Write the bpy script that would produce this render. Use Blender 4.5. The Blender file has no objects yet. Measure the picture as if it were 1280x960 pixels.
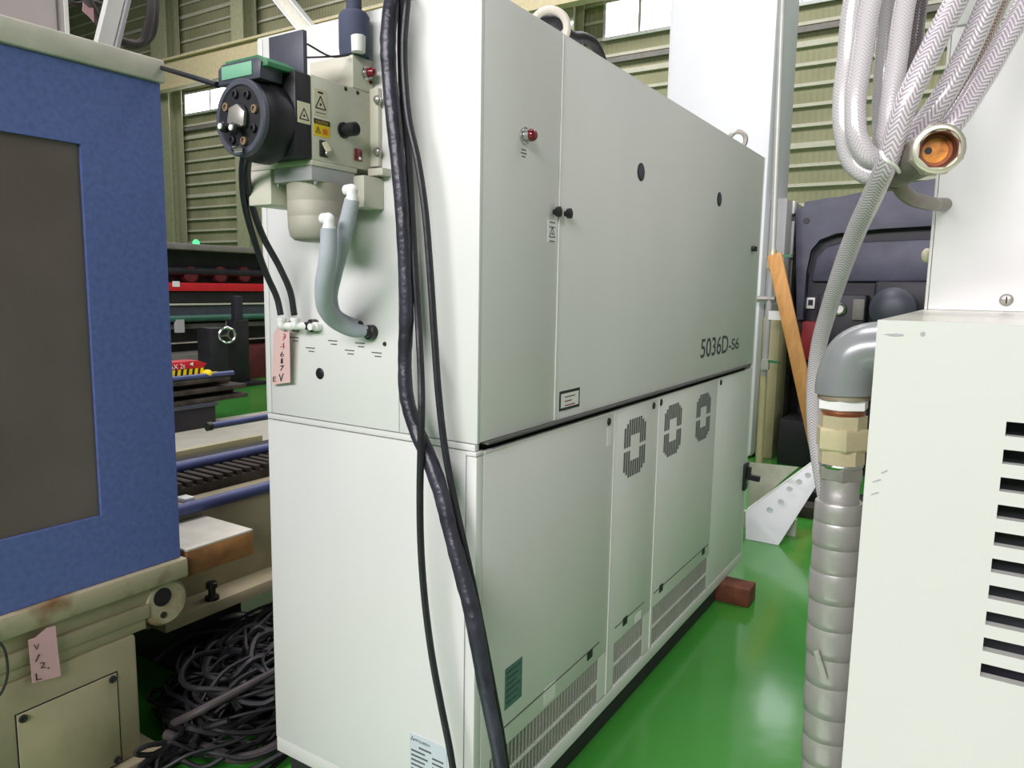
import bpy, bmesh, math, random
from mathutils import Vector, Matrix
random.seed(7)

# ------------------------------------------------------------------ camera
SC = bpy.context.scene
COL = SC.collection
F_PX, PITCH, ROLL, YAW = 924.5, .1306, .0166, .565
CAMP = Vector((.976, -1.3915, 1.508))
_r0 = Vector((math.cos(YAW), math.sin(YAW), 0))
_fw = Vector((-math.sin(YAW)*math.cos(PITCH), math.cos(YAW)*math.cos(PITCH), -math.sin(PITCH)))
_u0 = _r0.cross(_fw)
_rt = _r0*math.cos(ROLL) + _u0*math.sin(ROLL)
_up = -_r0*math.sin(ROLL) + _u0*math.cos(ROLL)
cam_d = bpy.data.cameras.new('camera'); cam = bpy.data.objects.new('camera', cam_d); COL.objects.link(cam)
cam_d.sensor_width = 36; cam_d.lens = 36*F_PX/1280; cam_d.clip_start = .02; cam_d.clip_end = 200
cam.matrix_world = Matrix((( _rt.x, _up.x, -_fw.x, CAMP.x), (_rt.y, _up.y, -_fw.y, CAMP.y), (_rt.z, _up.z, -_fw.z, CAMP.z), (0, 0, 0, 1)))
SC.camera = cam

# ------------------------------------------------------------------ light and exposure
SC.view_settings.view_transform = 'Standard'; SC.view_settings.look = 'None'
SC.view_settings.gamma = 1; SC.view_settings.use_curve_mapping = False
SC.view_settings.exposure = 0.0
world = bpy.data.worlds.new('hall_daylight'); SC.world = world; world.use_nodes = True
bg = world.node_tree.nodes['Background']; bg.inputs[0].default_value = (.95, 1.0, .97, 1); bg.inputs[1].default_value = .3
def area(name, loc, aim, sx, sy, power, col=(1, 1, 1)):
    d = bpy.data.lights.new(name, 'AREA'); d.shape = 'RECTANGLE'; d.size = sx; d.size_y = sy; d.energy = power; d.color = col
    o = bpy.data.objects.new(name, d); COL.objects.link(o); o.location = loc
    o.rotation_euler = (Vector(aim)-Vector(loc)).to_track_quat('-Z', 'Y').to_euler(); return o
area('front_window_band', (0, -11.6, 6.2), (0, 0, 1.2), 14, 3, 2750, (1, .94, .98))
area('overhead_fill_b', (4.5, 5, 9.6), (4, 5, 0), 3, 10, 330, (1, .94, .98))  # added overhead area lamp for faces towards +x, hanging well below the roof
area('wall_fill_c', (-15, 14, 15.5), (-15, 19, 3), 36, 4, 4600, (1, .95, .97))  # added area lamp to brighten the back wall; no skylight is built
area('pillar_fill_d', (-1.5, .3, 9.6), (-1.3, 3, 0), 3, 3, 430, (1, .95, .975))  # area lamp added to brighten the white pillar, no roof opening

# ------------------------------------------------------------------ pixel helpers (a pixel gives a direction, a plane the distance)
def ray(px, py): return _rt*((px-640)/F_PX) + _up*((480-py)/F_PX) + _fw
def HX(px, py, x): d = ray(px, py); return CAMP + d*((x-CAMP.x)/d.x)
def HY(px, py, y): d = ray(px, py); return CAMP + d*((y-CAMP.y)/d.y)
def HZ(px, py, z): d = ray(px, py); return CAMP + d*((z-CAMP.z)/d.z)
def DP(px, py, t): return CAMP + ray(px, py)*t

# ------------------------------------------------------------------ materials
def lin(c): c = c/255; return c/12.92 if c <= .04045 else ((c+.055)/1.055)**2.4
def rgb(r, g, b): return (lin(r), lin(g), lin(b), 1)
MATS = {}
def mat(name, col, rough=.5, metal=0, var=.06, scale=6, bump=0, bscale=60, col2=None, mix2=.5, coat=0, stretch=(1, 1, 1), spec=.5):
    m = bpy.data.materials.new(name); m.use_nodes = True; nt = m.node_tree; N = nt.nodes; L = nt.links
    p = N['Principled BSDF']; p.inputs['Roughness'].default_value = rough; p.inputs['Metallic'].default_value = metal
    p.inputs['Coat Weight'].default_value = coat; p.inputs['Specular IOR Level'].default_value = spec
    tc = N.new('ShaderNodeTexCoord'); mp = N.new('ShaderNodeMapping'); mp.inputs['Scale'].default_value = stretch
    L.new(tc.outputs['Object'], mp.inputs[0])
    nz = N.new('ShaderNodeTexNoise'); nz.inputs['Scale'].default_value = scale; nz.inputs['Detail'].default_value = 6
    L.new(mp.outputs[0], nz.inputs['Vector'])
    c = rgb(*col)
    if col2: a, b = c, rgb(*col2)
    else: a = tuple(min(1, v*(1+var)) for v in c[:3])+(1,); b = tuple(v*(1-var*1.5) for v in c[:3])+(1,)
    rp = N.new('ShaderNodeValToRGB'); e = rp.color_ramp.elements
    lo = .5-.18 if not col2 else max(.02, mix2-.12); hi = .5+.18 if not col2 else min(.98, mix2+.12)
    e[0].position = lo; e[1].position = hi; e[0].color = a; e[1].color = b
    L.new(nz.outputs['Fac'], rp.inputs[0]); L.new(rp.outputs[0], p.inputs['Base Color'])
    if bump:
        n2 = N.new('ShaderNodeTexNoise'); n2.inputs['Scale'].default_value = bscale; n2.inputs['Detail'].default_value = 3
        L.new(mp.outputs[0], n2.inputs['Vector'])
        bp = N.new('ShaderNodeBump'); bp.inputs['Strength'].default_value = bump; bp.inputs['Distance'].default_value = .01
        L.new(n2.outputs['Fac'], bp.inputs['Height']); L.new(bp.outputs[0], p.inputs['Normal'])
    MATS[name] = m; return m
def emit(name, col, s):
    m = bpy.data.materials.new(name); m.use_nodes = True; nt = m.node_tree; nt.nodes.clear()
    e = nt.nodes.new('ShaderNodeEmission'); o = nt.nodes.new('ShaderNodeOutputMaterial')
    e.inputs[0].default_value = rgb(*col); e.inputs[1].default_value = s; nt.links.new(e.outputs[0], o.inputs[0]); MATS[name] = m
mat('cab_white', (222, 223, 220), .42, var=.025, scale=2.2, bump=.03, bscale=140, stretch=(1, 1, .35))
mat('cab_side', (219, 220, 216), .45, var=.03, scale=2.0, bump=.03, bscale=140, stretch=(1, 1, .35))
mat('dark_gap', (38, 40, 40), .7)
mat('black_plastic', (26, 26, 30), .4)
mat('black_rubber', (34, 34, 40), .42, var=.2, scale=30, bump=.12, bscale=50)
mat('cable_tape', (52, 52, 64), .34, var=.3, scale=14, bump=.55, bscale=24)
mat('print_grey', (74, 74, 80), .6, var=.03)
mat('print_fade', (96, 97, 96), .7, var=.08)
mat('grille_dark', (44, 43, 40), .7, var=.25, scale=30)
mat('grille_bar', (168, 168, 160), .5)
mat('label_white', (230, 230, 226), .5, var=.02)
mat('label_cream', (214, 208, 180), .5, var=.03)
mat('label_teal', (84, 122, 116), .5, var=.12, scale=40)
mat('label_blue', (200, 212, 218), .45, var=.03)
mat('label_yellow', (232, 196, 30), .5, var=.03)
mat('orange', (216, 120, 30), .5)
mat('lens_red', (110, 8, 26), .15, coat=.6)
mat('chrome', (205, 205, 205), .18, 1)
mat('steel', (170, 167, 160), .35, .6, var=.15, scale=18)
mat('dull_steel', (150, 146, 134), .45, .75, var=.12, scale=12, bump=.05)
mat('pot_metal', (170, 166, 152), .6, .15, var=.08, scale=7, bump=.04)
mat('rust_iron', (120, 84, 60), .7, .3, col2=(150, 140, 120), mix2=.5, scale=14)
mat('unit_cream', (204, 202, 186), .45, var=.03)
mat('unit_grey', (170, 170, 172), .45, var=.03)
mat('black_metal', (29, 29, 34), .45, .2, var=.25, scale=12)
mat('panel_dark', (74, 77, 88), .45, .2, var=.12, scale=8)
mat('green_cap', (52, 124, 84), .45, var=.15, scale=12)
mat('foam_grey', (172, 178, 186), .75, var=.05, scale=12, bump=.08, bscale=90)
mat('foam_blue', (70, 76, 98), .8, var=.1)
mat('fitting_white', (236, 236, 234), .35, var=.01)
mat('tag_pink', (222, 188, 184), .75, var=.03)
mat('tag_pink2', (226, 176, 186), .75, var=.03)
mat('ink', (40, 30, 50), .7)
mat('ink_red', (150, 40, 60), .7)
mat('machine_blue', (88, 106, 168), .6, var=.1, scale=60, bump=.05, bscale=120)
mat('smoked_window', (98, 88, 82), .35, var=.1, scale=3)
mat('old_cream', (170, 159, 130), .55, var=.08, scale=7, bump=.05)
mat('old_cream_rust', (178, 168, 140), .6, col2=(124, 84, 46), mix2=.6, scale=9, bump=.1)
mat('cap_cream', (208, 204, 190), .55, var=.08, scale=12)
mat('rust_wood', (170, 120, 70), .7, col2=(118, 80, 44), mix2=.5, scale=9, bump=.12)
mat('panel_pinkgrey', (186, 178, 178), .5, var=.03)
mat('plank_wood', (206, 150, 84), .6, var=.12, scale=5, stretch=(6, 6, 1))
mat('block_wood', (112, 58, 38), .7, var=.3, scale=16, bump=.25, bscale=30)
mat('red_paint', (196, 28, 40), .45, var=.06)
mat('dark_red', (92, 30, 36), .6, var=.2)
mat('far_black', (30, 28, 34), .5, var=.3)
mat('far_grey', (120, 116, 112), .6, var=.1)
mat('far_green', (52, 100, 84), .5, var=.1)
mat('pipe_blue', (72, 80, 128), .4, .1, var=.1)
mat('yellow_paint', (238, 208, 30), .45, var=.05)
mat('rmach_blue', (74, 75, 92), .5, .1, var=.22, scale=4, bump=.05)
mat('rmach_dark', (36, 36, 44), .5, .1, var=.25)
mat('pillar_white', (236, 237, 242), .45, var=.01)
mat('khaki_cream', (190, 180, 140), .5, var=.06)
mat('rcab_white', (208, 208, 203), .38, var=.02, scale=2)
mat('rcab_panel', (238, 239, 238), .35, var=.01)
mat('rcab_top', (206, 205, 192), .22, var=.03)
mat('scuff', (164, 164, 168), .6, var=.3, scale=60)
mat('tape_silver', (176, 173, 169), .36, .5, var=.12, scale=12, bump=.2, bscale=22)
mat('elbow_grey', (138, 142, 142), .26, .2, var=.05, scale=9)
mat('brass_pale', (206, 194, 158), .34, .3, var=.12, scale=22)
mat('copper', (176, 112, 84), .35, .8, var=.2, scale=30)
mat('nut_metal', (212, 206, 190), .32, .7, var=.12, scale=20)
mat('bore_rust', (232, 160, 64), .55, col2=(150, 76, 30), mix2=.5, scale=40)
mat('bore_brown', (150, 84, 46), .6, var=.3, scale=60)
mat('bore_dark', (104, 62, 44), .7, .2)
mat('manifold', (136, 130, 120), .5, .4, var=.2, scale=20)
mat('wall_sheet', (146, 146, 114), .7, var=.12, scale=.5)
mat('girt', (190, 188, 170), .6, var=.05)
mat('girder', (186, 176, 140), .6, var=.06)
mat('column_green', (150, 152, 122), .6, var=.08)
mat('window_frame', (200, 204, 200), .5)
mat('concrete', (176, 174, 160), .55, var=.05)
mat('pile_dark', (62, 54, 46), .8, var=.4, scale=8)
mat('conduit', (196, 196, 192), .4, .2)
mat('conduit_dark', (74, 66, 68), .6, var=.2)
mat('hall_grey', (150, 152, 152), .8)
emit('sky_pane', (246, 250, 255), 5)
mat('guard_red', (140, 26, 36), .5)
mat('heap_black', (26, 25, 28), .5, var=.25, scale=10)
mat('green_pale', (118, 176, 146), .5)
emit('green_lamp', (90, 255, 150), 1.6)
def floor_mat():
    m = bpy.data.materials.new('floor_green'); m.use_nodes = True; nt = m.node_tree; N = nt.nodes; L = nt.links; p = N['Principled BSDF']
    tc = N.new('ShaderNodeTexCoord'); n = N.new('ShaderNodeTexNoise'); n.inputs['Scale'].default_value = 1.6; n.inputs['Detail'].default_value = 5
    L.new(tc.outputs['Object'], n.inputs['Vector']); r = N.new('ShaderNodeValToRGB'); e = r.color_ramp.elements
    e[0].position = .35; e[1].position = .7; e[0].color = rgb(60, 138, 50); e[1].color = rgb(70, 148, 60)
    L.new(n.outputs['Fac'], r.inputs[0]); L.new(r.outputs[0], p.inputs['Base Color'])
    p.inputs['Roughness'].default_value = .16; p.inputs['Coat Weight'].default_value = .25; p.inputs['Coat Roughness'].default_value = .1
    n2 = N.new('ShaderNodeTexNoise'); n2.inputs['Scale'].default_value = 7; L.new(tc.outputs['Object'], n2.inputs['Vector'])
    b = N.new('ShaderNodeBump'); b.inputs['Strength'].default_value = .06; b.inputs['Distance'].default_value = .02
    L.new(n2.outputs['Fac'], b.inputs['Height']); L.new(b.outputs[0], p.inputs['Normal']); MATS['floor_green'] = m
floor_mat()
def sheet_mat():   # ribbed cladding: fine vertical ribs too far away to tell apart
    nt = MATS['wall_sheet'].node_tree; N = nt.nodes; L = nt.links
    w = N.new('ShaderNodeTexWave'); w.wave_type = 'BANDS'; w.bands_direction = 'X'; w.inputs['Scale'].default_value = 1.7
    tc = N.new('ShaderNodeTexCoord'); L.new(tc.outputs['Object'], w.inputs['Vector'])
    b = N.new('ShaderNodeBump'); b.inputs['Strength'].default_value = .5; b.inputs['Distance'].default_value = .03
    L.new(w.outputs['Fac'], b.inputs['Height']); L.new(b.outputs[0], N['Principled BSDF'].inputs['Normal'])
sheet_mat()
def hose_mat(name, c1, c2, fv, amt):   # braided clear hose, herringbone along the UV of the tube
    m = bpy.data.materials.new(name); m.use_nodes = True; nt = m.node_tree; N = nt.nodes; L = nt.links; p = N['Principled BSDF']
    uv = N.new('ShaderNodeUVMap'); sp = N.new('ShaderNodeSeparateXYZ'); L.new(uv.outputs[0], sp.inputs[0])
    def M(op, a, b=None):
        k = N.new('ShaderNodeMath'); k.operation = op
        for i, v in enumerate((a, b)):
            if v is None: continue
            if isinstance(v, (int, float)): k.inputs[i].default_value = v
            else: L.new(v, k.inputs[i])
        return k.outputs[0]
    zig = M('PINGPONG', M('MULTIPLY', sp.outputs[0], 5.0), .5)
    ph = M('ADD', M('MULTIPLY', sp.outputs[1], fv), M('MULTIPLY', zig, 3.0))
    s = M('SINE', M('MULTIPLY', ph, 6.2832))
    f = M('MULTIPLY', M('ADD', s, 1.0), .5)
    r = N.new('ShaderNodeValToRGB'); e = r.color_ramp.elements; e[0].color = rgb(*c1); e[1].color = rgb(*c2); e[0].position = .25; e[1].position = .75
    L.new(f, r.inputs[0]); L.new(r.outputs[0], p.inputs['Base Color'])
    p.inputs['Roughness'].default_value = .18; p.inputs['Coat Weight'].default_value = .5
    b = N.new('ShaderNodeBump'); b.inputs['Strength'].default_value = amt; b.inputs['Distance'].default_value = .002
    L.new(f, b.inputs['Height']); L.new(b.outputs[0], p.inputs['Normal']); MATS[name] = m
hose_mat('hose_braid', (164, 153, 164), (216, 210, 213), 150, .2)
hose_mat('hose_braid_brown', (128, 104, 92), (190, 172, 160), 150, .25)
hose_mat('hose_clear', (186, 180, 184), (206, 202, 203), 190, .05)
hose_mat('hose_clear_shaded', (90, 84, 88), (130, 122, 124), 190, .1)  # darker copy of hose_clear; shade at the bundle's back put into the colour

# ------------------------------------------------------------------ mesh builder
WLOC = {}
class B:
    def __init__(s): s.bm = bmesh.new(); s.uv = s.bm.loops.layers.uv.new('uv')
    def _add(s, vs, fs):
        v = [s.bm.verts.new(p) for p in vs]
        for f in fs:
            try: s.bm.faces.new([v[i] for i in f])
            except ValueError: pass
        return v
    def box(s, x0, x1, y0, y1, z0, z1, bev=0):
        x0, x1 = min(x0, x1), max(x0, x1); y0, y1 = min(y0, y1), max(y0, y1); z0, z1 = min(z0, z1), max(z0, z1)
        v = s._add([(x0,y0,z0),(x1,y0,z0),(x1,y1,z0),(x0,y1,z0),(x0,y0,z1),(x1,y0,z1),(x1,y1,z1),(x0,y1,z1)],
                   [(3,2,1,0),(4,5,6,7),(0,1,5,4),(1,2,6,5),(2,3,7,6),(3,0,4,7)])
        if bev:
            ed = {e for q in v for e in q.link_edges}
            bmesh.ops.bevel(s.bm, geom=list(ed), offset=bev, segments=2, affect='EDGES', profile=.5)
        return s
    def prism(s, poly, vec, bev=0):
        vec = Vector(vec); n = len(poly); P = [Vector(p) for p in poly]
        nr = Vector((0, 0, 0))
        for i in range(n): nr += P[i].cross(P[(i+1) % n])
        if nr.dot(vec) > 0: P.reverse()
        v = s._add(P+[p+vec for p in P], [tuple(range(n)), tuple(reversed(range(n, 2*n)))]+[(i, i+n, (i+1) % n+n, (i+1) % n) for i in range(n)])
        if bev:
            ed = {e for q in v for e in q.link_edges}; bmesh.ops.bevel(s.bm, geom=list(ed), offset=bev, segments=2, affect='EDGES', profile=.5)
        return s
    def bar(s, p0, p1, w, h, ref=(0, 0, 1), bev=0):   # rectangular bar between two points
        p0, p1 = Vector(p0), Vector(p1); d = (p1-p0).normalized(); a = d.cross(Vector(ref)).normalized(); b = a.cross(d)
        q = [p0+a*w/2*i+b*h/2*j for i, j in ((-1,-1),(1,-1),(1,1),(-1,1))]
        return s.prism(q, p1-p0, bev)
    def rings(s, rings, closed=False, cap=True, uvl=None):
        n = len(rings[0]); V = [[s.bm.verts.new(p) for p in r] for r in rings]; m = len(V)
        for i in range(m if closed else m-1):
            for j in range(n):
                f = s.bm.faces.new((V[i][j], V[i][(j+1) % n], V[(i+1) % m][(j+1) % n], V[(i+1) % m][j]))
                if uvl:
                    for lp, (a, b) in zip(f.loops, ((j, i), (j+1, i), (j+1, i+1), (j, i+1))): lp[s.uv].uv = (a/n, uvl[b] if b < m else uvl[-1])
        if cap and not closed:
            s.bm.faces.new(list(reversed(V[0]))); s.bm.faces.new(V[-1])
        return s
    def lathe(s, p0, axis, prof, seg=24, cap=True, rot=0):   # prof: list of (distance along axis, radius)
        p0 = Vector(p0); d = Vector(axis).normalized(); ref = Vector((0, 0, 1)) if abs(d.z) < .9 else Vector((1, 0, 0))
        a = d.cross(ref).normalized(); b = d.cross(a)
        return s.rings([[p0+d*t+(a*math.cos(2*math.pi*k/seg+rot)+b*math.sin(2*math.pi*k/seg+rot))*max(r, 1e-5) for k in range(seg)] for t, r in prof], cap=cap)
    def cyl(s, p0, p1, r, seg=20, r1=None, rot=0):
        p0, p1 = Vector(p0), Vector(p1); return s.lathe(p0, p1-p0, [(0, r), ((p1-p0).length, r if r1 is None else r1)], seg, rot=rot)
    def tube(s, pts, r, seg=12, sub=6, lump=0, cap=True):
        P = [Vector(p) for p in pts]; Q = []; rr = []
        R = r if isinstance(r, (list, tuple)) else [r]*len(P)
        for i in range(len(P)-1):
            a, b, c, d = P[max(i-1, 0)], P[i], P[i+1], P[min(i+2, len(P)-1)]
            for k in range(sub):
                t = k/sub; h = (c-b).length   # cubic through the points, tangents scaled to the span so that uneven spacing makes no kinks
                la, lc = max((b-a).length, 1e-6), max((d-c).length, 1e-6)
                m0 = ((b-a)/la*h+(c-b)*(la/h))*(h/(la+h))if i else (c-b)
                m1 = ((c-b)*(lc/h)+(d-c)/lc*h)*(h/(lc+h)) if i < len(P)-2 else (c-b)
                Q.append(b*(2*t**3-3*t*t+1)+m0*(t**3-2*t*t+t)+c*(3*t*t-2*t**3)+m1*(t**3-t*t)); rr.append(R[i]*(1-t)+R[i+1]*t)
        Q.append(P[-1]); rr.append(R[-1])
        T = [(Q[min(i+1, len(Q)-1)]-Q[max(i-1, 0)]).normalized() for i in range(len(Q))]
        a = T[0].orthogonal().normalized(); rings = []; L = [0]
        for i in range(len(Q)):
            a = (a-T[i]*a.dot(T[i])).normalized(); b = T[i].cross(a)
            q = rr[i]*(1+(random.uniform(-lump, lump) if lump else 0))
            rings.append([Q[i]+(a*math.cos(2*math.pi*k/seg)+b*math.sin(2*math.pi*k/seg))*q for k in range(seg)])
            if i: L.append(L[-1]+(Q[i]-Q[i-1]).length)
        return s.rings(rings, uvl=L, cap=cap)
    def ring(s, c, n, R, r, seg=28, seg2=10):
        c = Vector(c); n = Vector(n).normalized(); a = n.orthogonal().normalized(); b = n.cross(a); rg = []
        for i in range(seg):
            t = 2*math.pi*i/seg; e = a*math.cos(t)+b*math.sin(t)
            rg.append([c+e*(R+r*math.cos(2*math.pi*k/seg2))+n*r*math.sin(2*math.pi*k/seg2) for k in range(seg2)])
        return s.rings(rg, closed=True)
    def ball(s, c, r, sc=(1, 1, 1), u=14, v=8):
        mx = Matrix.Translation(c) @ Matrix.Diagonal((*[r*k for k in sc], 1)); bmesh.ops.create_uvsphere(s.bm, u_segments=u, v_segments=v, radius=1, matrix=mx); return s
    def build(s, name, m, parent=None, sharp=35, kind=None):
        bmesh.ops.recalc_face_normals(s.bm, faces=s.bm.faces)
        co = [v.co for v in s.bm.verts]
        lo = Vector([min(c[i] for c in co) for i in range(3)]); hi = Vector([max(c[i] for c in co) for i in range(3)])
        o0 = Vector(((lo.x+hi.x)/2, (lo.y+hi.y)/2, lo.z))
        bmesh.ops.translate(s.bm, verts=s.bm.verts, vec=-o0)
        me = bpy.data.meshes.new(name); s.bm.to_mesh(me); s.bm.free()
        me.polygons.foreach_set('use_smooth', [True]*len(me.polygons)); me.set_sharp_from_angle(angle=math.radians(sharp))
        me.materials.append(MATS[m]); o = bpy.data.objects.new(name, me); COL.objects.link(o)
        WLOC[o.name] = o0
        if parent is not None: o.parent = parent; o.location = o0-WLOC[parent.name]
        else: o.location = o0
        if kind: o['kind'] = kind
        return o
def root(name, loc, label, cat, group=None):
    o = bpy.data.objects.new(name, None); COL.objects.link(o); o.location = loc; o.empty_display_size = .1; WLOC[o.name] = Vector(loc)
    return tag(o, label, cat, group)
def tag(o, label, cat, group=None):
    o['label'] = label; o['category'] = cat
    if group: o['group'] = group
    return o
def text(s, org, U, V, m, parent, name='lettering', lift=.0006, bold=0):
    cu = bpy.data.curves.new('txt', 'FONT'); cu.body = s; cu.offset = bold; to = bpy.data.objects.new('txt', cu); COL.objects.link(to)
    bpy.context.view_layer.update()
    me = bpy.data.meshes.new_from_object(to.evaluated_get(bpy.context.evaluated_depsgraph_get()))
    bpy.data.objects.remove(to); bpy.data.curves.remove(cu)
    xs = [v.co.x for v in me.vertices]; ys = [v.co.y for v in me.vertices]
    U, V, org = Vector(U), Vector(V), Vector(org); n = U.cross(V).normalized()
    for v in me.vertices:
        v.co = U*((v.co.x-min(xs))/(max(xs)-min(xs)))+V*((v.co.y-min(ys))/(max(ys)-min(ys)))+n*lift
    me.materials.clear(); me.materials.append(MATS[m]); o = bpy.data.objects.new(name, me); COL.objects.link(o); WLOC[o.name] = org
    o.parent = parent; o.location = org-WLOC[parent.name]; return o
def struct(o): o['kind'] = 'structure'; return o

# ================================================================== THE HALL
YW = 24.0
struct(B().box(-50, 14, -12, YW, -.1, 0).build('floor', 'floor_green'))
struct(B().box(-6.1, -4.72, -9, 20, 0, .004).build('trim_1', 'concrete'))
struct(B().box(14, 14.2, -12, YW, 0, 18).build('wall_right', 'hall_grey'))
struct(B().box(-50.2, -50, -12, YW, 0, 18).build('wall_left', 'hall_grey'))
struct(B().box(-50, 14, -12.2, -12, 0, 18).build('wall_front', 'hall_grey'))
struct(B().box(-50, 14, -12, YW, 18, 18.2).build('ceiling', 'hall_grey'))
wall = struct(B().box(-50, 14, YW, YW+.15, 0, 18).build('wall_back', 'wall_sheet'))
zg0 = HY(1010, 182, YW).z
for k in range(-9, 22):
    z = zg0+k*(HY(1010, 157, YW).z-zg0)
    if z < .6 or z > 17.8: continue
    t = .085 if k % 5 == 0 else .05
    B().box(-50, 14, YW-.12, YW, z-t, z+t).build('girt', 'girt', wall)
B().box(-50, 14, YW-.22, YW-.12, HY(800, 72, YW).z-.09, HY(800, 72, YW).z+.08).build('conduit_rail', 'far_grey', wall)
nw = 0
for (a, b, c) in ((760, 845, 45), (955, 1055, 6), (236, 300, 140), (150, 204, 150), (1180, 1290, -25), (560, 650, 95)):
    nw += 1
    x0, x1 = HY(a, c, YW).x, HY(b, c, YW).x; z0 = HY(797, 42, YW).z; z1 = z0+1.15
    if nw in (2, 5): z1 = z0+3.2
    if nw in (3, 4): z0 = HY(255, 140, YW).z; z1 = HY(255, 116, YW).z
    f_ = .11
    w = struct(B().box(x0-f_, x1+f_, YW-.14, YW-.12, z0-f_, z1+f_).build('window_%d' % nw, 'window_frame'))
    mid = (x0+x1)/2
    for p, q in ((x0, mid-.05), (mid+.05, x1)): B().box(p, q, YW-.17, YW-.141, z0, z1).build('pane', 'sky_pane', w)
    for (p, q, r, t) in ((x0-f_, x1+f_, z0-f_, z0), (x0-f_, x1+f_, z1, z1+f_)): B().box(p, q, YW-.2, YW-.141, r, t).build('window_frame', 'window_frame', w)
    for p in (x0-.06, mid, x1+.06): B().box(p-.05, p+.05, YW-.2, YW-.141, z0, z1).build('mullion', 'window_frame', w)
# crane runway girder and hall columns
YG = 22.4
g = root('crane_girder', (-18, YG, 0), 'long cream crane runway girder along the ribbed wall', 'girder')
gz0, gz1 = HY(330, 85, YG).z, HY(330, 48, YG).z
B().box(-49.9, -8.5, YG-.05, YG, gz0, gz1).build('web', 'girder', g)
B().box(-49.9, -8.5, YG-.25, YG+.2, gz1, gz1+.1).build('flange', 'girder', g); B().box(-49.9, -8.5, YG-.25, YG+.2, gz0-.1, gz0).build('flange', 'girder', g)
def hcol(px0, px1, py, y, lab):
    x0, x1 = HY(px0, py, y).x, HY(px1, py, y).x
    c = root('steel_column', ((x0+x1)/2, y, 0), lab, 'column', 'steel columns along the far wall')
    B().box(x0, x1, y-.4, y-.35, 0, 17.9).build('flange', 'column_green', c); B().box(x0, x1, y+.35, y+.4, 0, 17.9).build('flange', 'column_green', c)
    m = (x0+x1)/2; B().box(m-.05, m+.05, y-.35, y+.35, 0, 17.9).build('web', 'column_green', c)
hcol(203, 222, 200, 23.2, 'pale green steel column at the far wall next to the blue machine')
hcol(297, 312, 20, 23.2, 'pale green steel column rising behind the black turret unit')
hcol(703, 724, 15, 23.2, 'pale green steel column beside the bright window, behind the lifting eye')
br = root('steel_brace', HY(352, 0, 22.0), 'white diagonal steel brace above the laser cabinet', 'brace')
p0, p1 = HY(318, -45, 22.0), HY(384, 36, 22.0); p1 = p0+(p1-p0)*((p0.z-gz0)/(p0.z-p1.z)); p0 = p1+(p0-p1)*((17.9-p1.z)/(p0.z-p1.z))
B().bar(p0, p1, .62, .05, (0, 1, 0)).build('web', 'cap_cream', br)
d = (p1-p0).normalized().cross(Vector((0, 1, 0)))*.31
B().bar(p0+d, p1+d, .05, .4, (0, 1, 0)).build('flange', 'pillar_white', br); B().bar(p0-d, p1-d, .05, .4, (0, 1, 0)).build('flange', 'pillar_white', br)

# white box pillar behind the cabinet
pil = root('box_pillar', (-1.1, 5.6, 0), 'tall white square pillar with rounded corner behind the grey cabinet', 'pillar')
B().box(-1.66, -.69, 5.3, 6.1, 0, 9.5, .06).build('shaft', 'pillar_white', pil)
zf1, zf2 = HY(975, 248, 5.42).z, HY(965, 396, 5.42).z
B().box(-.69, -.545, 5.42, 6.0, zf2, zf1, .01).build('side_strip', 'unit_grey', pil)
B().box(-.69, -.54, 5.41, 6.0, 0, zf2, .01).build('side_strip_low', 'khaki_cream', pil)  # lower end of the same strip; its shade and dirt put into the colour
cp = root('wall_conduit', (-.57, 5.2, 0), 'thin pale vertical pipe with fittings running up the white pillar', 'pipe')
P0, P1 = HY(966, 318, 5.2), HY(978, 0, 5.2)
B().cyl(P0, P1+(P1-P0)*.8, .024, 12).build('upper_pipe', 'conduit', cp)
P2, P3 = HY(955, 470, 5.2), HY(945, 640, 5.2); P3.z = 0
B().cyl(P2, P0, .026, 12).build('middle_pipe', 'unit_grey', cp)
B().cyl(P3, P2, .03, 12).build('lower_pipe', 'khaki_cream', cp)
B().lathe(P0-Vector((0, 0, .12)), (0, 0, 1), [(0, .045), (.06, .045), (.08, .032), (.16, .03)], 12).build('fitting', 'brass_pale', cp)
a = HY(960, 374, 5.2); B().cyl(a-Vector((.1, 0, 0)), a+Vector((.06, 0, 0)), .028, 10).build('valve', 'steel', cp)
a = HY(970, 394, 5.15); B().box(a.x-.06, a.x+.05, 5.14, 5.155, a.z-.04, a.z+.035).build('paper_label', 'label_white', cp)
a = HY(966, 451, 5.17); b = B().bar(a-Vector((.1, 0, .0)), a+Vector((.06, -.02, -.01)), .03, .02).build('valve_lever', 'green_cap', cp)
a = HY(974, 320, 5.2); B().bar(a-Vector((.07, 0, 0)), a+Vector((.1, 0, 0)), .025, .02).build('valve_lever', 'green_cap', cp)
a = HY(956, 462, 5.17); B().cyl(a, a+Vector((0, 0, .09)), .038, 6).build('union_nut', 'conduit', cp)

# ================================================================== LASER CABINET
W, L, ZT, ZS, ZB = .7365, 2.443, 2.159, 1.137, .09
cab = root('laser_cabinet', (-W/2, L/2, 0), 'large pale grey laser cabinet on wooden blocks with stencilled number on side', 'cabinet')
ySeam = HX(697, 300, 0).y
# carcass
B().box(-W+.015, -.012, .012, L-.01, ZS+.012, ZT-.003).build('upper_body', 'cab_side', cab)
B().box(-W+.02, -.035, .02, L-.02, ZB+.05, ZS+.012).build('inner_frame', 'dark_gap', cab)
B().box(-W, 0, L-.008, L+.002, ZB, ZT).build('rear_panel', 'cab_side', cab)
B().box(-W, -W+.014, .012, L-.008, ZB, ZT-.003).build('far_side_panel', 'cab_side', cab)
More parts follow.
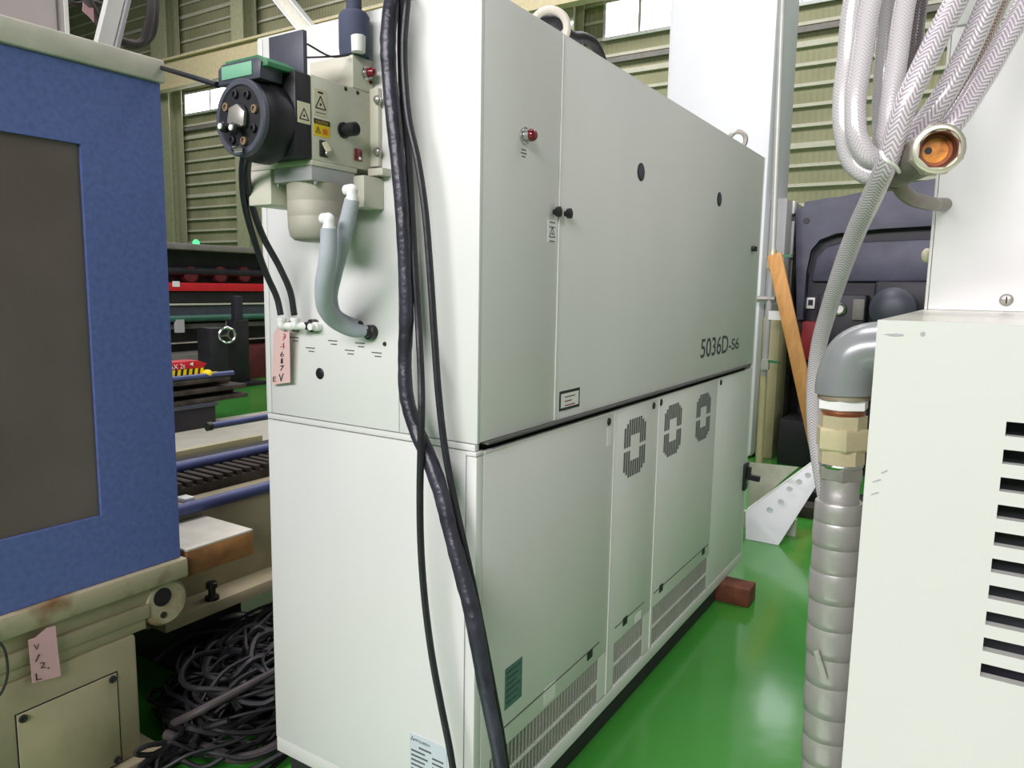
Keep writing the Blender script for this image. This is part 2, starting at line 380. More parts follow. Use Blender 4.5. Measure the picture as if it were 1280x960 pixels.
# top lid and base skid
B().box(-W, -.001, .002, L+.002, ZT-.004, ZT, .001).build('top_lid', 'cab_white', cab)
B().box(-W+.005, -.004, .006, L-.004, ZB, ZB+.055, .004).build('base_skid', 'cab_side', cab)
B().box(-W+.03, -.02, .03, 2.07, .001, ZB).build('dark_underfill', 'dark_gap', cab)  # dark box standing in for the shade under the cabinet
# front panels (upper)
xs_l, xs_r = HY(337, 400, 0).x, HY(499, 540, 0).x
zsT = ZS+.004
B().box(-W, xs_l-.0012, 0, .012, zsT, ZT-.004, .001).build('front_panel', 'cab_white', cab)
B().box(xs_l+.0012, xs_r-.001, 0, .012, zsT, ZT-.004, .001).build('front_panel', 'cab_white', cab)
B().box(xs_r+.001, 0, 0, .012, zsT, ZT-.004, .001).build('front_panel', 'cab_white', cab)
B().box(-W+.002, -.006, .0, .016, ZS-.014, ZS+.001, .001).build('front_rail', 'cab_white', cab)
xl = HY(581, 700, 0).x
B().box(-W, xl-.002, .002, .018, ZB+.05, ZS-.0175, .001).build('front_panel', 'cab_white', cab)
B().box(xl+.002, -.001, .0, .03, ZB+.01, ZS-.028, .003).build('corner_post', 'cab_white', cab)
B().box(xl+.002, -.0, -.004, .035, ZS-.026, ZS-.016, .002).build('post_cap', 'cab_white', cab)
B().box(-W, xl-.002, .004, .02, ZB+.002, ZB+.048, .001).build('kick_plate', 'cab_side', cab)
# long side, upper
B().box(-.012, 0, .0125, ySeam-.0015, ZS+.006, ZT-.004, .001).build('side_panel', 'cab_side', cab)
B().box(-.012, 0, ySeam+.0015, L-.012, ZS+.006, ZT-.004, .001).build('side_door', 'cab_side', cab)
B().box(-.012, .001, L-.011, L, ZB, ZT-.004, .001).build('rear_corner_post', 'cab_white', cab)
B().box(-.02, .012, .03, L-.12, ZS-.001, ZS+.005).build('drip_rail', 'print_fade', cab)
# long side, lower doors
ya, yb = HX(762, 700, 0).y, HX(818, 640, 0).y
yc_ = HX(893, 560, 0).y
zg = ZS-.019
def cell_panel(y0, y1, holes, name):   # door panel with an opening for the grille
    p = []
    z0, z1 = ZB+.056, zg
    b = B()
    if holes:
        h0, h1, hz0, hz1 = holes
        b.box(-.012, 0, y0, y1, hz1, z1, .0008).box(-.012, 0, y0, y1, z0, hz0, .0008)
        if h0 > y0+.002: b.box(-.012, 0, y0, h0, hz0, hz1)
        b.box(-.012, 0, h1, y1, hz0, hz1)
    else: b.box(-.012, 0, y0, y1, z0, z1, .0008)
    return b.build(name, 'cab_side', cab)
zl = HX(748, 878, 0).z; zh = HX(747, 824, 0).z
g1 = (.07, HX(747, 850, 0).y, zl, zh)
g2 = (HX(767, 820, 0).y, HX(803, 795, 0).y, zl, zh); g3 = (HX(815, 780, 0).y, HX(883, 715, 0).y, zl, zh)
doors = [cell_panel(.03, ya-.0015, g1, 'lower_door'), cell_panel(ya+.0015, yb-.001, g2, 'lower_door'), cell_panel(yb+.001, yc_-.0006, g3, 'lower_door'), cell_panel(yc_+.0006, L-.012, None, 'lower_panel')]
for (h0, h1, z0, z1), d_ in zip((g1, g2, g3), doors):
    gr = B().box(-.03, -.016, h0, h1, z0, z1).build('grille', 'grille_dark', d_)
    b = B(); n = int((h1-h0)/.0185)
    for k in range(n+1):
        y = h0+(h1-h0)*k/n; b.box(-.012, -.001, y-.0035, y+.0035, z0, z1)
    b.build('grille_bars', 'grille_bar', d_, kind='stuff')
    zm = (z0+z1)/2; B().box(-.01, .001, h0, h1, zm-.005, zm+.005).build('grille_rail', 'cab_side', d_)
    B().box(0, .002, h0, h1, z1+.055, z1+.058).build('grille_hem', 'print_fade', d_)
# lower sill below the doors
B().box(-.012, .002, .03, L-.012, ZB+.004, ZB+.052, .001).build('side_sill', 'cab_side', cab)
for i, px in enumerate(((757, 878), (816, 812))):   # light door edges
    pass
def edge_bead(y): B().box(0, .003, y-.0025, y-.0005, ZB+.056, zg).build('door_edge', 'label_white', cab)
edge_bead(ya+.002); edge_bead(yb+.0012)
B().box(0, .0035, ySeam+.0015, ySeam+.003, ZS+.01, ZT-.006).build('door_edge', 'label_white', cab)
B().box(0, .003, .03, L-.13, zg-.003, zg+.0005).build('door_edge', 'label_white', cab)
# octagonal slit vents
def oct_vent(px, py, w, h, d_):
    c = HX(px, py, 0); b = B(); n = 10
    for k in range(n):
        u = -1+2*(k+.5)/n; y = c.y+u*w/2
        lim = 1.0 if abs(u) < .5 else 1-.62*(abs(u)-.5)
        segs = [(.07, lim), (-lim, -.07)] if abs(u) > .42 else [(.44, lim), (-lim, -.44)]
        for a0, a1 in segs: b.box(-.001, .0012, y-w/n*.33, y+w/n*.33, c.z+a0*h/2, c.z+a1*h/2)
    b.build('slit_vent', 'print_fade', d_, kind='stuff')  # raised dark bars; the shade inside the slits is put into their colour
oct_vent(793.5, 558, .19, HX(793, 524, 0).z-HX(793, 594, 0).z, doors[1])
vz = HX(793, 558, 0).z
for px in (841, 879):
    py = min(range(480, 600), key=lambda q: abs(HX(px, q, 0).z-vz)); oct_vent(px, py, .19, HX(793, 524, 0).z-HX(793, 594, 0).z, doors[2])
# key latches, black door catches
for px, py, d_ in ((761, 527, 0), (817, 507, 1), (826, 503, 2), (901, 478, 3)):
    c = HX(px, py, 0); B().lathe(c-Vector((.001, 0, 0)), (1, 0, 0), [(0, .013), (.004, .012), (.005, .009)], 12).build('key_latch', 'grille_dark', doors[d_])
for px, py, d_ in ((737, 818, 0), (781, 776, 1), (826, 735, 2), (879, 689, 2)):
    c = HX(px, py, 0); B().box(-.002, .0025, c.y-.018, c.y+.018, c.z-.0145, c.z+.0145, .001).build('door_catch', 'black_plastic', doors[d_])
c = HX(761, 545, 0); B().box(0, .001, c.y-.014, c.y+.014, c.z-.03, c.z+.03).build('small_label', 'label_white', cab)
# labels
def plate_x(px0, px1, pt, pb, m, name, t=.0012, lab=None):
    a = HX(px0, (pt+pb)/2, 0); b_ = HX(px1, (pt+pb)/2, 0); c = (px0+px1)/2
    z1, z0 = HX(c, pt, 0).z, HX(c, pb, 0).z
    o = B().box(0, t, a.y, b_.y, z0, z1).build(name, m, cab)
    if lab: o['label'] = lab
    return o, a.y, b_.y, z0, z1
o, y0, y1, z0, z1 = plate_x(699, 724, 487, 511, 'black_plastic', 'rating_plate', .0012, 'white plate with black border')
B().box(.0012, .002, y0+.008, y1-.008, z0+.008, z1-.008).build('plate_face', 'label_white', o)
for k, m in enumerate(('print_fade', 'ink_red', 'ink_red', 'print_fade')): B().box(.002, .0024, y0+.03, y1-.03-.02*(k % 2), z1-.02-k*.012, z1-.017-k*.012).build('print_line', m, o)
o, y0, y1, z0, z1 = plate_x(684.5, 695, 275, 303, 'label_white', 'warning_label')
def tri_x(y, z, s, x, par, m='ink'):
    b = B(); q = [Vector((x, y-s, z-s*.8)), Vector((x, y+s, z-s*.8)), Vector((x, y, z+s))]
    for i in range(3): b.bar(q[i], q[(i+1) % 3], s*.16, .0006, (1, 0, 0))
    b.ball((x, y, z-s*.2), s*.22, (.1, 1, 1), 8, 6); b.build('warning_triangle', m, par)
tri_x((y0+y1)/2, (z0+z1)/2-.004, .014, .0015, o)
for k in (0, 1, 4): B().box(.0012, .0016, y0+.008, y1-.008, z1-.008-k*.012, z1-.005-k*.012).build('print_line', 'print_fade', o)
o, y0, y1, z0, z1 = plate_x(631, 652, 829, 879, 'label_teal', 'notice_label', .001, 'teal printed notice on the lower door')
for k in range(6): B().box(.001, .0014, y0+.008, y1-.01-.01*(k % 3), z1-.016-k*.017, z1-.011-k*.017).build('print_line', 'panel_dark', o)
plate_x(680, 694, 856, 876, 'label_white', 'torn_sticker', .001)
plate_x(794, 801, 766, 776, 'label_white', 'torn_sticker', .001)
# stencilled number
c0, c1 = HX(876, 433, 0), HX(910, 433, 0); zt_, zb_ = HX(890, 421.5, 0).z, HX(890, 445, 0).z
text('5036D', (.0, c0.y, zb_), (0, c1.y-c0.y, 0), (0, 0, zt_-zb_), 'print_grey', cab, 'model_number', bold=.012)
c2, c3 = HX(911, 430, 0), HX(923.5, 430, 0); zt2, zb2 = HX(917, 423, 0).z, HX(917, 437, 0).z
text('-S6', (.0, c2.y, zb2), (0, c3.y-c2.y, 0), (0, 0, zt2-zb2), 'print_grey', cab, 'model_number', bold=.012)
# lamp, knobs, peepholes
c = HX(655, 170, 0); lp = B().lathe(c, (1, 0, 0), [(0, .02), (.006, .02), (.007, .016), (.02, .016)], 20).build('pilot_lamp', 'chrome', cab)
B().lathe(c+Vector((.018, 0, 0)), (1, 0, 0), [(0, .014), (.006, .015), (.012, .013), (.017, .007), (.018, .0)], 18).build('lens', 'lens_red', lp)
for k, w_ in ((0, .02), (1, .026), (2, .016)): B().box(0, .0006, c.y-w_/2, c.y+w_/2, c.z-.034-k*.008, c.z-.031-k*.008).build('print_line', 'print_fade', cab)
for px, py in ((692.5, 265), (706, 267)):
    c = HX(px, py, 0); B().lathe(c, (1, 0, 0), [(0, .007), (.008, .007), (.009, .013), (.018, .014), (.021, .008), (.022, 0)], 16).build('door_knob', 'black_plastic', cab)
for px, py, hh in ((801, 215, 23), (899, 249, 18)):
    c = HX(px, py, 0); r = (HX(px, py-hh/2, 0).z-HX(px, py+hh/2, 0).z)/2
    ph = B().lathe(c-Vector((.002, 0, 0)), (1, 0, 0), [(0, r*.98), (.004, r), (.005, r*.9), (.0052, r*.82)], 22).build('peephole', 'black_plastic', cab)
    B().lathe(c+Vector((.0032, 0, 0)), (1, 0, 0), [(0, r*.78), (.0012, r*.72)], 20).build('peephole_glass', 'panel_dark', ph)
c = HX(941, 311, 0); B().box(0, .014, c.y-.03, c.y+.03, c.z-.012, c.z+.012, .003).build('door_latch', 'black_plastic', cab)
# black pull handle low on the far end
c = HX(927, 598, 0); hd = B().box(0, .012, L-.07, L+.0, c.z-.07, c.z+.07, .003).build('end_handle', 'black_plastic', cab)
B().bar((.006, L-.03, c.z), (.075, L-.03, c.z-.005), .03, .026).build('handle_grip', 'black_plastic', hd)
B().bar((.02, L-.03, c.z), (.02, L-.03, c.z+.05), .02, .02, (1, 0, 0)).build('handle_post', 'black_plastic', hd)
# lifting eyes on the lid
def eye(x, y, m, R_):
    e = B().lathe((x, y, ZT), (0, 0, 1), [(0, .032), (.012, .032), (.016, .018), (.026, .016)], 18).build('lifting_eye', m, cab)
    B().ring((x, y, ZT+.026+R_), (.45, -.9, 0), R_, .0115).build('eye_ring', m, e)
eye(-.09, 2.27, 'steel', .038); eye(-.13, .52, 'cap_cream', .05)
# front details: holes, screws, small prints, nameplate
c = HY(400, 467, 0); B().lathe(c+Vector((0, .001, 0)), (0, -1, 0), [(0, .0155), (.002, .0155), (.003, .014)], 22).build('hole_disc', 'black_plastic', cab)  # raised black disc; the darkness of a panel hole put into its colour
c = HY(481, 430, 0); B().lathe(c, (0, -1, 0), [(0, .006), (.003, .005)], 12).build('screw', 'grille_dark', cab)
for px, py in ((368, 421), (388, 434), (416, 425), (437, 437), (450, 428), (471, 440)):
    c = HY(px, py, 0)
    for k, w_ in ((0, .034), (1, .022)): B().box(c.x-w_/2+.004*k, c.x+w_/2+.004*k, -.0006, 0, c.z-.0035-k*.009, c.z-.0005-k*.009).build('print_line', 'print_fade', cab)
a, b_ = HY(513, 918, .002), HY(559, 932, .002); zt_ = HY(535, 925, .002).z
npl = B().box(a.x, b_.x, -.0005, .002, zt_-.2, zt_, ).build('nameplate', 'label_blue', cab); npl['label'] = 'pale blue maker plate with printed rows'
wpl = b_.x-a.x
text('MITSUBISHI', (a.x+.016, -.0006, zt_-.0165), (wpl*.42, 0, 0), (0, 0, .0075), 'ink', npl, 'maker_name')
dm = B()
for dx, dz in ((0, .004), (-.0035, -.002), (.0035, -.002)):
    q = [Vector((a.x+.009+dx, -.0012, zt_-.0125+dz))+Vector(v)*.0034 for v in ((0, 0, 1), (.6, 0, 0), (0, 0, -1), (-.6, 0, 0))]; dm.prism(q, (0, .0006, 0))
dm.build('emblem', 'ink', npl)
B().box(a.x+wpl*.25, a.x+wpl*.59, -.0012, -.0006, zt_-.0335, zt_-.0285).build('print_line', 'print_fade', npl)
for k in range(11):
    B().box(a.x+.005, a.x+wpl*(.42+.08*(k % 2)), -.0012, -.0006, zt_-.047-k*.013, zt_-.042-k*.013).build('print_line', 'print_fade', npl)
    B().box(a.x+wpl*.62, a.x+wpl*.92, -.0012, -.0006, zt_-.047-k*.013, zt_-.042-k*.013).build('print_line', 'print_fade', npl)

# wooden blocks under the cabinet
def wblock(x0, x1, y0, y1, z1, lab):
    return tag(B().box(x0, x1, y0, y1, 0, z1, .006).build('wood_block', 'block_wood'), lab, 'block', 'wooden blocks under the cabinet')
wblock(-.66, .14, 2.075, 2.2, ZB-.001, 'reddish brown wooden block sticking out from under far end of cabinet')


# black hose bundle lying on the lid behind the lifting eye
hb = [HX(700, 30, -.2), HX(712, 44, -.2), HX(730, 47, -.2), HX(745, 58, -.2), HX(752, 75, -.2)]
lb = [Vector((-.3, .15, ZT+.03)), Vector((-.25, .4, ZT+.05))]
for k, off in enumerate(((0, 0), (-.035, .012))):
    pts = lb+[p+Vector((off[0], 0, off[1])) for p in hb]+[Vector((-.25+off[0], hb[-1].y+.12, ZT+.02))]
    tag(B().tube([p+Vector((off[0], 0, 0)) for p in pts], .017, 12).build('cabinet_top_hose', 'black_rubber'), ('black hose arching over the cabinet lid past the lifting eye', 'second black hose tucked behind the first on the cabinet lid')[k], 'hose', 'hoses on the cabinet lid')
c = HX(707, 38, -.17); tag(B().ring(c, (.4, .6, -.5), .03, .004).build('cable_tie', 'fitting_white'), 'white cable tie round the black hoses on the cabinet lid', 'cable tie')

# ================================================================== SHUTTER UNIT ON THE FRONT FACE
XU, YF = -.316, -.2
un = root('beam_shutter_unit', (-.42, -.1, 1.6), 'cream beam shutter box with black flanged turret bolted to cabinet front', 'shutter unit')
zb0 = 1.782; ztop1 = 1.965; ztop2 = 2.041
bx = B().box(-.53, XU, YF, -.0005, zb0, ztop1, .003).build('housing', 'unit_cream', un)
lbx = B().box(-.46, XU, -.07, -.0005, ztop1, ztop2, .003).build('lamp_box', 'unit_cream', un)
B().box(-.32, -.29, -.014, -.0005, zb0+.01, ztop1+.01, .002).build('mount_flange', 'unit_cream', un)
for px, py in ((473, 125), (473, 190)):
    c = HY(px, py, -.014); B().lathe(c, (0, -1, 0), [(0, .011), (.003, .011), (.0035, .0085), (.009, .0085), (.012, .004)], 16).build('flange_bolt', 'steel', un)
c = HX(457, 92, XU); lp = B().lathe(c, (1, 0, 0), [(0, .015), (.004, .015), (.005, .0125), (.013, .0125)], 20).build('pilot_lamp', 'chrome', lbx)
B().lathe(c+Vector((.012, 0, 0)), (1, 0, 0), [(0, .011), (.01, .0115), (.017, .008), (.02, 0)], 16).build('lens', 'lens_red', lp)
c = HX(463, 103, XU); B().lathe(c, (1, 0, 0), [(0, .005), (.004, .004)], 10).build('indicator', 'lens_red', lbx)
for px, py in ((432, 111), (447, 116)):
    c = HX(px, py, XU); B().ball(c, .005, (.6, 1, 1), 10, 6).build('screw', 'grille_dark', bx)
# knob
c = HX(429, 163, XU); B().lathe(c, (1, 0, 0), [(0, .018), (.005, .018), (.006, .013), (.018, .013), (.019, .0155), (.04, .0155), (.043, .012)], 20).build('adjuster_knob', 'black_plastic', bx)
# labels on the side face
def lab_u(px0, px1, pt, pb, m, name):
    cx = (px0+px1)/2; y0, y1 = HX(px0, (pt+pb)/2, XU).y, HX(px1, (pt+pb)/2, XU).y; z1, z0 = HX(cx, pt, XU).z, HX(cx, pb, XU).z
    return B().box(XU, XU+.001, y0, y1, z0, z1).build(name, m, bx), y0, y1, z0, z1
o, y0, y1, z0, z1 = lab_u(392, 408.5, 112, 145, 'label_cream', 'warning_label'); tri_x((y0+y1)/2, (z0+z1)/2-.001, .015, XU+.0013, o)
B().box(XU+.001, XU+.0014, y0+.012, y1-.012, z1-.009, z1-.005).build('print_line', 'ink', o)
B().box(XU+.001, XU+.0014, y0+.005, y1-.005, z0+.005, z0+.007).build('print_line', 'print_fade', o)
o, y0, y1, z0, z1 = lab_u(392, 412, 150, 171, 'label_yellow', 'caution_label')
B().box(XU+.001, XU+.0013, y0, y1, z1-.011, z1).build('caution_band', 'black_plastic', o)
text('CAUTION', (XU+.0013, y0+.006, z1-.009), (0, y1-y0-.012, 0), (0, 0, .006), 'label_yellow', o, 'lettering', .0003)
tri_x(y0+.012, (z0+z1)/2-.006, .007, XU+.0013, o); B().box(XU+.001, XU+.0014, y0+.026, y1-.008, z0+.006, z0+.018).build('print_line', 'orange', o)
# hinge clamp and red switch
c = HX(404, 186, XU); cl = B().box(XU, XU+.004, c.y-.012, c.y+.012, c.z-.018, c.z+.018, .001).build('clamp_plate', 'grille_dark', bx)
B().bar(c+Vector((.006, -.002, .014)), c+Vector((.012, .006, -.006)), .012, .006, (1, 0, 0)).build('clamp_lever', 'label_cream', cl)
B().ball(c+Vector((.01, .004, -.01)), .007, (.6, 1, 1), 10, 6).build('clamp_screw', 'steel', cl)
c = HX(447, 194, XU); sw = B().box(XU, XU+.005, c.y-.011, c.y+.011, c.z-.014, c.z+.014, .001).build('switch', 'lens_red', bx)
B().ball(c+Vector((.006, .002, -.008)), .004, (.8, 1, 1), 8, 6).build('switch_tip', 'label_white', sw)
# side bracket and bolt to the right
bk = B().box(-.31, -.262, -.03, -.0005, 1.768, 1.785, .001).build('foot_bracket', 'unit_cream', un)
c = HY(475, 236, 0); B().box(c.x-.008, c.x+.012, -.006, 0, c.z-.03, c.z+.02, .001).build('anchor_plate', 'khaki_cream', un)
B().cyl((c.x+.002, -.012, c.z+.02), (c.x+.002, -.012, c.z+.045), .004, 8).build('stud', 'steel', un)
for dz in (-.018, .008): B().lathe((c.x+.002, -.006, c.z+dz), (0, -1, 0), [(0, .007), (.005, .007), (.006, .003)], 8).build('bolt', 'steel', un)
# white tray, lower white box and grey pot plate
B().box(-.535, XU+.001, YF-.002, -.06, 1.77, 1.782, .002).build('tray', 'unit_cream', un)
B().box(-.535, -.455, YF-.001, -.02, 1.69, 1.77, .003).build('side_box', 'unit_cream', un)
B().box(-.34, -.285, -.07, -.0005, 1.69, 1.764, .003).build('support_box', 'unit_cream', un)
B().box(-.443, -.318, YF-.001, -.065, 1.738, 1.77, .002).build('pot_plate', 'unit_grey', un)
# pot: centred under the plate
pc = Vector((-.38, -.13, 0))
B().lathe((pc.x, pc.y, 1.606), (0, 0, 1), [(0, .035), (.003, .052), (.012, .062), (.03, .066), (.055, .067), (.056, .0664), (.058, .067), (.09, .067), (.091, .0664), (.093, .067), (.132, .068)], 40).build('pot', 'pot_metal', un, 50)
for px, py in ((348, 223), (394, 218)):
    c = HY(px, py, YF+.012); B().cyl((c.x, c.y, 1.73), (c.x, c.y, 1.739), .004, 8).build('pot_bolt', 'chrome', un)
# upright dark plate on top
B().box(-.437, -.325, YF-.012, YF+.0, 1.958, 2.056, .002).build('upright_plate', 'panel_dark', un)
# blue foam pipe and clear cup on top
fp = B().lathe((-.335, -.045, 2.041), (0, 0, 1), [(0, .034), (.02, .036), (.09, .036), (.1, .03), (.105, .018), (.19, .018)], 24).build('foam_sleeve', 'foam_blue', un)
B().lathe((-.298, -.07, 2.041), (0, 0, 1), [(0, .016), (.035, .017), (.036, .0155)], 18).build('clear_cup', 'label_white', un)
B().tube([(-.325, YF, 2.028), (-.325, -.13, 2.02), (-.33, -.08, 2.035)], .0022, 6).build('thin_wire', 'black_plastic', un)
B().tube([(-.325, YF, 2.0), (-.325, -.13, 2.02), (-.32, -.08, 2.035)], .0022, 6).build('thin_wire', 'black_plastic', un)
# black turret: base block, body, disc
blk = B().box(-.43, XU, YF-.045, YF, 1.783, 1.962, .003).build('turret_block', 'black_metal', un)
dc = Vector((-.405, -.315, 1.858))
tr = B().lathe((dc.x, YF-.045, dc.z), (0, -1, 0), [(0, .088), (.03, .088), (.04, .082), (.06, .079)], 36).build('turret_body', 'black_metal', un)
B().prism([(-.487, YF-.05, 1.935), (-.35, YF-.05, 1.935), (-.345, YF-.05, 1.968), (-.36, YF-.05, 1.978), (-.472, YF-.05, 1.978), (-.487, YF-.05, 1.968)], (0, -.06, 0), .002).build('turret_crown', 'panel_dark', un)
B().prism([(-.47, YF-.03, 1.972), (-.33, YF-.03, 1.958), (-.33, YF-.03, 1.968), (-.36, YF-.03, 1.984), (-.468, YF-.03, 1.984)], (0, -.075, 0), .001).build('green_cap', 'green_cap', un)
B().box(-.472, -.372, YF-.1125, YF-.109, 1.944, 1.972, .001).build('cap_label', 'green_pale', un)
B().lathe((dc.x, -.305, dc.z), (0, -1, 0), [(0, .078), (.003, .081), (.013, .081), (.016, .078), (.016, .068), (.012, .066)], 40).build('disc_rim', 'panel_dark', un)
dface = B().lathe((dc.x, -.31, dc.z), (0, -1, 0), [(0, .067), (.008, .066), (.009, .03), (.014, .028)], 36).build('disc_face', 'black_metal', un)
for k in range(8):
    t = k*math.pi/4+.25; q = Vector((dc.x+.051*math.cos(t), -.318, dc.z+.051*math.sin(t)))
    B().lathe(q, (0, -1, 0), [(0, .009), (.006, .009), (.0065, .005), (.003, .0045)], 12).build('socket_bolt', 'black_plastic' if k % 3 else 'rust_iron', dface)
B().prism([(dc.x-.03, -.323, dc.z-.012), (dc.x-.01, -.323, dc.z-.026), (dc.x+.024, -.323, dc.z-.02), (dc.x+.028, -.323, dc.z+.008), (dc.x+.004, -.323, dc.z+.026), (dc.x-.022, -.323, dc.z+.02)], (0, -.008, 0), .001).build('centre_plate', 'steel', dface)
for dx, dz in ((-.03, -.02), (.006, -.026)):
    q = Vector((dc.x+dx, -.331, dc.z+dz)); pl = B().lathe(q, (0, -1, 0), [(0, .011), (.012, .011), (.016, .008)], 14).build('hose_plug', 'black_plastic', dface)
    B().lathe(q+Vector((0, -.0155, 0)), (0, -1, 0), [(0, .0065), (.003, .006)], 12).build('plug_tip', 'fitting_white', pl)
B().lathe((dc.x+.012, -.33, dc.z-.066), (-.3, -.9, -.3), [(0, .008), (.018, .007), (.02, .004)], 12).build('nozzle_tip', 'chrome', dface)
# cream warning sticker on the turret side
t0 = B().box(XU, XU+.001, YF-.04, YF-.004, 1.855, 1.9).build('warning_label', 'label_cream', blk)
tri_x(YF-.022, 1.874, .013, XU+.0013, t0)
# black straight rod from blue machine to turret
tag(B().tube([HX(196, 83, -1.2), HX(240, 96, -.85), HY(272, 106, -.27)], .007, 10).build('guide_tube', 'black_metal'), 'thin black tube running from the blue machine to the black turret', 'tube')

# hoses on the front face
def front_hose(name, pix, r, m, label, cat, parts=(), seg=14, lump=0, sub=8, group=None):
    return tag(B().tube([HY(px, py, y) if not isinstance(px, Vector) else px for px, py, y in pix], r, seg, sub, lump).build(name, m), label, cat, group)
def elbow_fit(par, p, d0, d1, r=.0125, l=.02):
    p = Vector(p); d0, d1 = Vector(d0).normalized(), Vector(d1).normalized()
    b = B().tube([p-d0*l, p-d0*l*.4, p+d0*0+d1*0, p+d1*l*.4, p+d1*l*1.3], r, 14, 5); b.build('elbow_fitting', 'fitting_white', par)
    B().lathe(p+d1*l*.8, d1, [(0, r*1.15), (l*.45, r*1.15)], 16).build('collar', 'fitting_white', par)
e1 = HY(411, 273, -.2); e2 = HY(440, 237, -.14)
fh1 = root('foam_hose', HY(455, 414, -.04), 'front grey foam covered hose curving from lower white elbow on pot to cabinet face', 'hose', 'grey foam hoses on the shutter unit')
B().tube([e1+Vector((0, 0, -.022)), HY(410, 320, -.2), HY(405, 358, -.18), HY(408, 386, -.14), HY(424, 404, -.085), HY(444, 413, -.045), HY(458, 414, -.02)], [.018, .0195, .021, .0215, .0205, .018, .015], 18, 10).build('sleeve', 'foam_grey', fh1)
elbow_fit(fh1, e1, (1, -.1, 0), (0, 0, -1)); c = HY(466, 415, 0)
B().lathe(c, (0, -1, 0), [(0, .0185), (.018, .0185), (.02, .014), (.03, .012)], 20).build('wall_socket', 'black_plastic', fh1)
fh2 = root('foam_hose', HY(452, 405, -.03), 'rear grey foam covered hose hanging from upper white elbow behind the other', 'hose', 'grey foam hoses on the shutter unit')
B().tube([e2+Vector((0, 0, -.022)), HY(434, 278, -.14), HY(426, 310, -.14), HY(417, 345, -.13), HY(413, 375, -.1), HY(422, 396, -.055), HY(438, 404, -.025), HY(446, 406, -.012)], [.017, .0185, .019, .019, .018, .017, .016, .014], 18, 10).build('sleeve', 'foam_grey', fh2)
elbow_fit(fh2, e2, (1, -.1, 0), (0, 0, -1)); c = HY(450, 407, 0)
B().lathe(c, (0, -1, 0), [(0, .013), (.014, .013), (.016, .01)], 16).build('wall_socket', 'black_plastic', fh2)
c = HY(400, 408, 0); tag(B().lathe(c, (0, -1, 0), [(0, .012), (.02, .012), (.022, .009), (.036, .009)], 16).build('hose_fitting', 'fitting_white'), 'small white hose fitting on the cabinet face behind the foam hose', 'fitting')
def black_tube(pix, label, ex, soc):
    r_ = root('air_tube', HY(pix[-1][0], pix[-1][1], -.04), label, 'tube', 'black tubes on the cabinet front')
    B().tube([HY(*q) for q in pix], .0085, 12, 8).build('tube', 'black_rubber', r_)
    c = HY(ex[0], ex[1], -.045); elbow_fit(r_, c, (0, -1, 0), (0, 0, 1), .0115, .016); B().lathe(c+Vector((0, 0, .014)), (0, 0, 1), [(0, .013), (.004, .013)], 14).build('tube_ring', 'label_white', r_)
    B().cyl(c, c+Vector((.022, .02, -.002)), .0105, 12).build('branch', 'fitting_white', r_)
    s_ = Vector((c.x+.028 if soc else c.x+.01, 0, c.z)); B().lathe(s_, (0, -1, 0), [(0, .017), (.016, .017), (.018, .012), (.034, .01)], 18).build('wall_socket', 'black_plastic', r_)
black_tube([(307, 185, -.29), (303, 215, -.24), (306, 255, -.19), (318, 300, -.13), (334, 345, -.08), (347, 375, -.05), (351, 394, -.045)], 'black air tube looping from turret to white elbow beside the cabinet edge', (352, 407), False)
black_tube([(312, 188, -.27), (309, 220, -.23), (315, 255, -.18), (330, 298, -.12), (350, 335, -.08), (363, 365, -.055), (368, 394, -.045)], 'black air tube looping from turret to white elbow by black socket', (369, 407), True)
# pink tag on the front
a, b_, c, d_ = HY(342, 418, -.025), HY(362, 414, -.03), HY(363, 478, -.02), HY(340, 481, -.015)
tgs = root('paper_tag', (a+c)/2, 'faded pink handwritten paper tag hanging from white elbows on cabinet', 'tag')
n_ = HY(347, 408, -.03)
B().prism([a, n_, b_, c, d_], (0, -.0008, 0)).build('tag_paper', 'tag_pink', tgs)
fnt = Vector((0, -.0016, 0)); U_ = (b_-a); V_ = (a-d_)
for s_, u, v, w_, h_, m in (('9', .55, .84, .26, .13, 'ink_red'), ('4', .5, .68, .26, .12, 'ink_red'), ('6', .5, .53, .24, .1, 'ink'), ('1', .55, .4, .12, .1, 'ink'), ('7', .5, .26, .26, .1, 'ink'), ('V', .45, .04, .3, .16, 'ink'), ('E', .08, .06, .2, .1, 'ink')):
    text(s_, d_+U_*u+V_*v+fnt, U_*w_, V_*h_, m, tgs, 'handwriting', .0003)
# thick taped cable and two thinner cables
tk = [(486, -24, .02), (489, 0, -.04), (485, 50, -.055), (487, 100, -.055), (493, 160, -.055), (498, 210, -.055), (503, 270, -.055), (506, 330, -.055), (508, 400, -.055), (506, 450, -.055), (509, 500, -.06), (520, 536, -.06), (536, 572, -.065), (550, 612, -.07), (562, 660, -.075), (576, 712, -.08), (590, 765, -.085), (601, 825, -.09), (611, 880, -.09), (621, 930, -.09), (628, 985, -.09)]
pts = [Vector((-.25, .5, ZT+.03)), Vector((-.22, .2, ZT+.03))]+[HY(*q) for q in tk]; e = pts[-1]
pts += [Vector((e.x+.02, e.y-.02, .2)), Vector((e.x+.06, e.y-.08, .03)), Vector((e.x+.2, e.y-.3, .022))]
rr = [.0155]*2+[.018, .0175, .0185, .018, .018, .0175, .017, .0165, .0175, .017, .0175, .0185, .0195, .019, .0185, .0195, .0195, .019, .018, .0165, .0155]+[.0155]*3
tag(B().tube(pts, rr, 14, 5, .045).build('taped_cable', 'cable_tape'), 'thick black cable wrapped in tape hanging down the cabinet front corner', 'cable')
